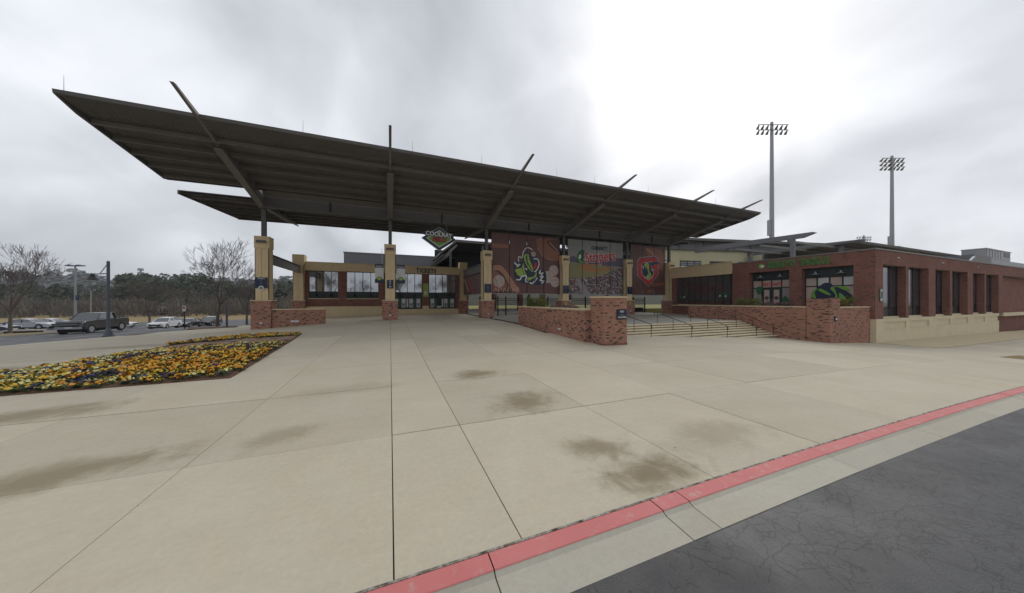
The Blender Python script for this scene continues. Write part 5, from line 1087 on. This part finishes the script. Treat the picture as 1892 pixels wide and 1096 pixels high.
    for sy in (-1, 1):
        yb, yt = sy * (h - .055), sy * (h - tb - .055)
        MB().bar((gh[0][0], yb, gh[0][1]), (gh[1][0], yt, gh[1][1]), .07, .07).build('windscreen_pillar', pm, o); MB().bar((gh[-1][0], yb, gh[-1][1]), (gh[-2][0], yt, gh[-2][1]), .12 if kind != 'truck' else .2, .10).build('rear_pillar', pm, o)
        MB().bar((-.25, sy * (h - .055), gh[0][1]), (-.3, yt, gh[1][1]), .06, .09).build('door_pillar', pm if kind == 'suv' else 'black', o)
        mr = MB().box(.72, .92, sy * (h + .02) - .0, sy * (h + .20), gh[0][1] + .04, gh[0][1] + .20); mr.build('mirror', 'silver' if kind == 'truck' else pm, o)
        MB().box(L1 - .22, L1 + .03, sy * (h - .42), sy * (h - .08), .78 if kind == 'suv' else (.92 if kind == 'truck' else .60), 1.18 if kind == 'truck' else (.88 if kind == 'suv' else .72)).build('headlight', 'lamp_glass', o)
        MB().box(L0 - .02, L0 + .14, sy * (h - .3), sy * (h - .06), .85, 1.2 if kind == 'truck' else .98).build('tail_light', 'tail', o)
        for xd in (.55, -.42): MB().box(xd - .008, xd + .008, sy * (h - .015) - .012, sy * (h - .015) + .012, gc + .12, gh[0][1] - .06).build('door_seam', 'black', o)
        MB().box(-.35, -.15, sy * h - .02, sy * h + .02, gh[0][1] - .16, gh[0][1] - .12).build('door_handle', 'silver' if kind == 'truck' else pm, o)
        for xx in (xf, xr):
            wh = MB().tube([(xx, sy * (h - .24), wr), (xx, sy * (h - .20), wr), (xx, sy * (h - .02), wr), (xx, sy * (h + .01), wr)], [wr * .9, wr, wr, wr * .9], 20).build('wheel', 'rubber', o); MB().tube([(xx, sy * (h - .02), wr), (xx, sy * (h + .025), wr)], [wr * .66, wr * .60], 14).build('rim', 'alloy', wh)
            MB().disc((xx, sy * h - (.14 if sy > 0 else -.0), wr + .03), wr + .05, 18, 1, .13).build('wheel_well', 'rubber', o)
    MB().box(L1 - .06, L1 + .07, -.62, .62, .72 if kind == 'truck' else .5, 1.2 if kind == 'truck' else .72).build('grille', 'black', o); MB().box(L1 - .1, L1 + .11, -h + .12, h - .12, gc + .02, gc + (.24 if kind == 'truck' else .12)).build('front_bumper', 'silver' if kind == 'truck' else 'black', o)
    (MB().box(L1 + .07, L1 + .1, -.6, .6, .93, .99).build('grille_bar', 'silver', o), MB().box(L1 + .07, L1 + .1, -.6, .6, 1.12, 1.17).build('grille_bar', 'silver', o)) if kind == 'truck' else None
    MB().box(L1 + .11, L1 + .125, -.26, .26, gc + .1, gc + .24).build('number_plate', 'offwhite', o); MB().box(L0 - .06, L0 + .05, -h + .12, h - .12, gc + .08, gc + .28).build('rear_bumper', 'silver' if kind == 'truck' else 'black', o)
    MB().box(L0 + .2, L1 - .2, -h + .25, h - .25, .2, gc + .2).build('underbody', 'rubber', o)
    return o
HV = R(-90)       # heading towards -y (towards the street)
def park(px, t, dback, dside): p = atT(px, t); return Vector((p.x + dside, p.y + dback))
def onroad(p): return (p.x, p.y, g(p.x, p.y) - .03)
P = park(168, 30.4, 1.84, -.95); vehicle('pickup_truck', 'dark grey four door pickup truck behind the street lamp', 'pickup truck', onroad(P), HV, 'truck', 'p_truck')
P = park(309, 45, 1.33, -.9); vehicle('parked_suv', 'white suv parked behind the pickup truck', 'car', onroad(P), HV, 'suv', 'p_white', 'vehicles in the side lot')
P = park(352, 50, 1.4, -.9); vehicle('parked_sedan', 'black sedan parked right behind the white suv', 'car', onroad(P), HV, 'sedan', 'p_black', 'vehicles in the side lot')
P = park(392, 54, 1.4, -.9); vehicle('parked_sedan', 'black car half hidden by the bare tree near the left column', 'car', onroad(P), HV, 'suv', 'p_black', 'vehicles in the side lot')
P = park(84, 43.6, 0, -1.4); vehicle('parked_sedan', 'silver sedan seen from the side at the far left', 'car', onroad(P), 0, 'sedan', 'p_silver', 'vehicles in the side lot')
P = park(232, 50, 0, -1.2); vehicle('parked_sedan', 'white sedan partly hidden behind the pickup truck', 'car', onroad(P), 0, 'sedan', 'p_white', 'vehicles in the side lot')
P = park(118, 47, 0, -1.2); vehicle('parked_sedan', 'white car just left of the pickup truck nose', 'car', onroad(P), 0, 'sedan', 'p_white', 'vehicles in the side lot')
P = park(12, 36, 0, -1.8); vehicle('parked_sedan', 'dark blue car cut by the left picture edge', 'car', onroad(P), 0, 'sedan', 'p_navy', 'vehicles in the side lot')

# ------------------------------------------------------------------ street furniture on the left
q = onG(200, 622)
lp = thing('street_lamp', 'blue grey street lamp post with a hanging barn shade', 'street lamp', (q.x, q.y, g(q.x, q.y) - .02), math.atan2(-SN, CS))
MB().tube([(0, 0, 0), (0, 0, .08), (0, 0, .12), (0, 0, .5), (0, 0, .7)], [.36, .36, .28, .18, .10], 10).build('base', 'lamppost', lp)
MB().tube([(0, 0, .6), (0, 0, 3), (0, 0, 5.95), (0, 0, 6.0)], [.10, .095, .09, .05], 10).build('pole', 'lamppost', lp)
MB().bar((0, 0, 5.0), (-1.25, 0, 4.95), .07).build('arm', 'lamppost', lp); MB().tube([(0, 0, 5.85), (-.65, 0, 5.0)], [.025, .025], 6).build('brace', 'lamppost', lp)
l = MB().tube([(-1.25, 0, 4.98), (-1.25, 0, 4.82), (-1.25, 0, 4.72), (-1.25, 0, 4.5)], [.10, .16, .22, .42], 16).build('shade', 'black', lp); MB().tube([(-1.25, 0, 4.54), (-1.25, 0, 4.40)], [.2, .14], 10).build('lens', 'offwhite', l)
def lot_lamp(label, px, t, ytop, hw, sign=False):
    b_ = atT(px, t); z0 = g(b_.x, b_.y) - .1; H = CAMZ + (HY - ytop) / F * t - z0; k = thing('parking_lot_lamp', label, 'street lamp', (b_.x, b_.y, z0), math.atan2(-SN, CS), 'parking lot lamps')
    MB().tube([(0, 0, 0), (0, 0, H)], [.14, .10], 8).build('pole', 'silver', k)
    for sx in (-1, 1): MB().prism([(sx * .1, 0), (sx * hw * .5, .16), (sx * hw, .05), (sx * hw, -.08), (sx * .1, -.1)], 1, -.25, .25).build('lamp_head', 'lamppost', k, loc=(0, 0, H))
    if sign:
        for sx in (-1, 1): MB().box(sx * .08, sx * .55, -.03, .03, H * .45, H * .53).build('sign_plate', 'navy', k)
lot_lamp('twin headed parking lot lamp with small navy sign plates left of the street lamp', 139, 48, 491, 1.35, True)
lot_lamp('slim distant lot lamp under the street lamp shade', 168, 95, 536, 1.5); lot_lamp('distant twin lot lamp beyond the white suv', 330, 110, 553, 1.6); lot_lamp('distant twin lot lamp behind the bare tree by the left column', 404, 95, 541, 1.5)
b_ = onG(341, 607); k = thing('post_sign', 'white rectangular notice on a thin black post by the side road', 'sign', (b_.x, b_.y, g(b_.x, b_.y)), math.atan2(-SN, CS)); MB().tube([(0, 0, -.1), (0, 0, 2.4)], [.05, .05], 8).build('post', 'black', k); MB().box(-.17, .17, -.07, -.04, 1.85, 2.45).build('panel', 'offwhite', k); MB().box(-.12, .12, -.075, -.0701, 2.1, 2.38).build('print', 'stitch', k)
b_ = onG(419, 604); k = thing('blue_post', 'slim blue grey post beside the bare tree trunk', 'post', (b_.x, b_.y, g(b_.x, b_.y) - .1)); MB().tube([(0, 0, 0), (0, 0, 2.2)], [.10, .10], 8).build('pole', 'lamppost', k); MB().tube([(0, 0, 0), (0, 0, .2)], [.18, .14], 8).build('base', 'lamppost', k)
b_ = atT(260, 210); k = thing('radio_mast', 'slim radio mast rising above the distant pines', 'mast', (b_.x, b_.y, -4)); H = CAMZ + (HY - 496) / F * 210 + 4
MB().tube([(0, 0, 0), (0, 0, H)], [.7, .45], 6).build('pole', 'silver', k)
for z in (H - .6, H - 3.2): MB().tube([(0, 0, z - 1), (0, 0, z + .6)], [1.5, 1.5], 8).build('antenna_ring', 'silver', k)
b_ = atT(312, 118); k = thing('white_trailer', 'low white trailer parked before the distant woods', 'trailer', (b_.x, b_.y, g(b_.x, b_.y)), math.atan2(-SN, CS)); MB().box(-3.4, 3.4, -1.2, 1.2, .9, 3.4).build('body', 'offwhite', k); MB().box(-3.45, 3.45, -1.25, 1.25, 3.4, 3.5).build('roof', 'silver', k)
for x in (-1.6, -.6): MB().tube([(x, -1.2, .5), (x, -1.0, .5)], [.5, .5], 12).build('wheel', 'rubber', k)
# islands with kerbs
def island(poly, m, name): o = tag(sheet(name, poly, 1.2, m, .10, skirt=.25), kind='structure'); return o
island([(-37.2, 38.5), (-34.2, 39.5), (-31.3, 43.2), (-31.0, 48.0), (-34, 49.5), (-38.5, 46.5)], 'kerb', 'kerbed_island')
tag(sheet('island_mulch', [(-36.8, 39.1), (-34.5, 40.1), (-31.8, 43.5), (-31.5, 47.5), (-34.1, 48.8), (-38, 46)], 1.0, 'drygrass', .12), kind='structure')
tag(sheet('tree_bed', [tuple(onG(x, y).xy) for x, y in ((345, 609.5), (440, 605), (438, 602.5), (350, 605.5))], .8, 'mulch', .03), kind='structure')
b_ = onG(44, 615); k = thing('kerb_inlet', 'low dark storm inlet in the kerb under the left bare tree', 'drain', (b_.x, b_.y, g(b_.x, b_.y))); MB().box(-1.2, 1.2, -.4, .4, -.1, .22).build('throat', 'black', k); MB().box(-1.4, 1.4, -.5, .5, .22, .34).build('cover', 'kerb', k)

# ------------------------------------------------------------------ trees
def bare_tree_meshes(seed, H, spread, trunk_r, fork=.22, depth=6):
    r = random.Random(seed); tr = MB(); cr = MB()
    def grow(p, d, L, rad, lev):
        n = 3; pts = [p]; rads = [rad]; q = p.copy(); dd = d.copy()
        for i in range(n):
            dd = (dd + Vector((r.gauss(0, .03 + .06 * (lev > 0)), r.gauss(0, .03 + .06 * (lev > 0)), .07 if lev else 0))).normalized(); q = q + dd * (L / n); pts.append(q.copy()); rads.append(rad * (1 - .38 * (i + 1) / n))
        (tr if lev == 0 else cr).tube(pts, rads, 8 if lev == 0 else 5 if lev < 3 else 3, cap=False)
        if lev >= depth: return
        k = (6 if lev == 0 else 3 if lev < 4 else r.choice((2, 3, 3)))
        a0 = r.uniform(0, 6.28)
        for i in range(k):
            a = a0 + 6.283 * i / k + r.uniform(-.4, .4); tilt = r.uniform(.30, .62) * spread * (1.0 if lev < 2 else 1.1)
            e1 = dd.orthogonal().normalized(); e2 = dd.cross(e1); nd_ = (dd * math.cos(tilt) + (e1 * math.cos(a) + e2 * math.sin(a)) * math.sin(tilt)).normalized(); nd_.z = max(nd_.z, .12); nd_.normalize()
            st_ = q if i < 2 or lev == 0 else pts[2]
            grow(st_.copy(), nd_, L * r.uniform(.60, .82) * (1.25 if lev == 0 else 1), max(rads[-1] * r.uniform(.5, .72), .011), lev + 1)
    grow(Vector((0, 0, -.15)), Vector((0, 0, 1)), H * fork, trunk_r, 0)
    zmax = max(v[2] for v in cr.v); s_ = H / zmax
    cr.v = [(x * s_, y * s_, z * s_) for x, y, z in cr.v]; tr.v = [(x * s_, y * s_, z * s_) for x, y, z in tr.v]
    return tr, cr
def bare_tree(label, p, H, spread, tr_, seed, z=None, grp='bare trees by the side road', **k):
    o = thing('bare_tree', label, 'tree', (p[0], p[1], g(p[0], p[1]) if z is None else z), group=grp); a, b_ = bare_tree_meshes(seed, H, spread, tr_, **k)
    a.build('trunk', 'bark', o, smooth=True, fixn=False); b_.build('crown', 'twig', o, smooth=True, fixn=False); return o
q = atT(18, 31); bare_tree('large leafless tree at the left picture edge', (q.x, q.y), 9.6, .85, .14, 3)
q = onG(401, 604); t1 = bare_tree('tall leafless tree left of the leftmost column', (q.x, q.y), 9.6, .80, .14, 8)
p_ = atT(277, 62); bare_tree('small leafless tree behind the white suv', (p_.x, p_.y), 10.2, 1.05, .2, 12)
p_ = atT(456, 52); bare_tree('leafless tree half hidden by the leftmost column', (p_.x, p_.y), 8.2, 1.1, .17, 15)
p_ = atT(330, 100); bare_tree('leafless tree standing on the distant dry slope', (p_.x, p_.y), 10.5, 1.1, .2, 17)
for i, (x, y, hh) in enumerate(((-26, -20, 11), (-17, -24, 13), (-8, -21, 10), (2, -25, 14), (11, -22, 11), (20, -26, 13), (30, -22, 12), (-36, -26, 14))):
    c = copy_tree(t1); c.location = (x, y, -.3); c.rotation_euler = (0, 0, i * 1.7); s_ = hh / 9.4; c.scale = (s_, s_, s_); tag(c, 'leafless tree across the street mirrored in the ticket windows', 'tree', 'bare trees across the street')

# far woods: one mass of pines and bare hardwoods
fr = random.Random(4); fm = MB()
def clump_tree(x, y, z, H, w, mi, n, lean=0):
    fm.cur = mi
    for _ in range(n):
        h = fr.random() ** .8; rr = w * (1.05 - .85 * abs(h - .35) ** 1.1) if mi == 0 else w * (.35 + .75 * math.sin(min(1, h + .12) * 2.6))
        a = fr.uniform(0, 6.283); d = rr * math.sqrt(fr.random()); c = Vector((x + math.cos(a) * d, y + math.sin(a) * d, z + H * ((.18 if mi == 0 else .08) + .86 * h)))
        s_ = fr.uniform(.5, 1.15) * (1.0, .8, 2.0)[mi]
        if mi == 1: e1 = Vector((fr.gauss(0, .5), fr.gauss(0, .5), 1.6)) * s_; e2 = Vector((fr.gauss(0, 1), fr.gauss(0, 1), 0)).normalized() * s_ * .20
        else: e1 = Vector((fr.gauss(0, 1), fr.gauss(0, 1), fr.gauss(0, .5))).normalized() * s_; e2 = e1.orthogonal().normalized() * s_ * .7
        fm.add([c - e1, c + e2, c + e1 * .8, c - e2], [(0, 1, 2, 3)])
    if mi != 2: fm.cur = 1; fm.tube([(x, y, z - 1), (x, y, z + H * .9)], [.28, .06], 4, cap=False)
for i in range(430):
    px = fr.uniform(-150, 640); t = fr.uniform(135, 205); p = atT(px, t); edge = 1 - max(0, min(1, (px - 150) / 120))
    if px > 700: continue
    z = g(p.x, p.y) - .3; bare = fr.random() < (.75 if px < 215 else .22 if px < 385 else .75)
    tall = 1.0 if 220 < px < 385 else .82
    H = (fr.uniform(14, 20) if not bare else fr.uniform(10, 16)) * tall * (t / 165)
    clump_tree(p.x, p.y, z, H, fr.uniform(2.6, 4.2), 1 if bare else 0, 150 if bare else 170)
for i in range(150):
    px = fr.uniform(-100, 560); t = fr.uniform(108, 135); p = atT(px, t); 
    clump_tree(p.x, p.y, g(p.x, p.y) - .2, fr.uniform(3.5, 7.5), fr.uniform(2, 3), 1, 90)
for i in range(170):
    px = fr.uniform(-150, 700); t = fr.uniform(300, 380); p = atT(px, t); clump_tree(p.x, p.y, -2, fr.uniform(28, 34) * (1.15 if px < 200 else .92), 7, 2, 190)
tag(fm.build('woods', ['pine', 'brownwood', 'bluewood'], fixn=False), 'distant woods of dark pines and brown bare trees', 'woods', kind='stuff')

# thin damp air: far things fade a little
m = bpy.data.materials.new('damp_air'); m.use_nodes = True; nt = m.node_tree; nt.nodes.clear()
pv = nt.nodes.new('ShaderNodeVolumePrincipled'); pv.inputs['Color'].default_value = (.9, .92, .95, 1); pv.inputs['Density'].default_value = .0003; pv.inputs['Anisotropy'].default_value = .3
mo = nt.nodes.new('ShaderNodeOutputMaterial'); nt.links.new(pv.outputs[0], mo.inputs['Volume']); M['air'] = m
hz = MB().box(-1600, 1600, -1600, 1600, -12, 62).build('haze', 'air'); tag(hz, 'thin damp haze over the whole plaza', 'haze', kind='stuff')
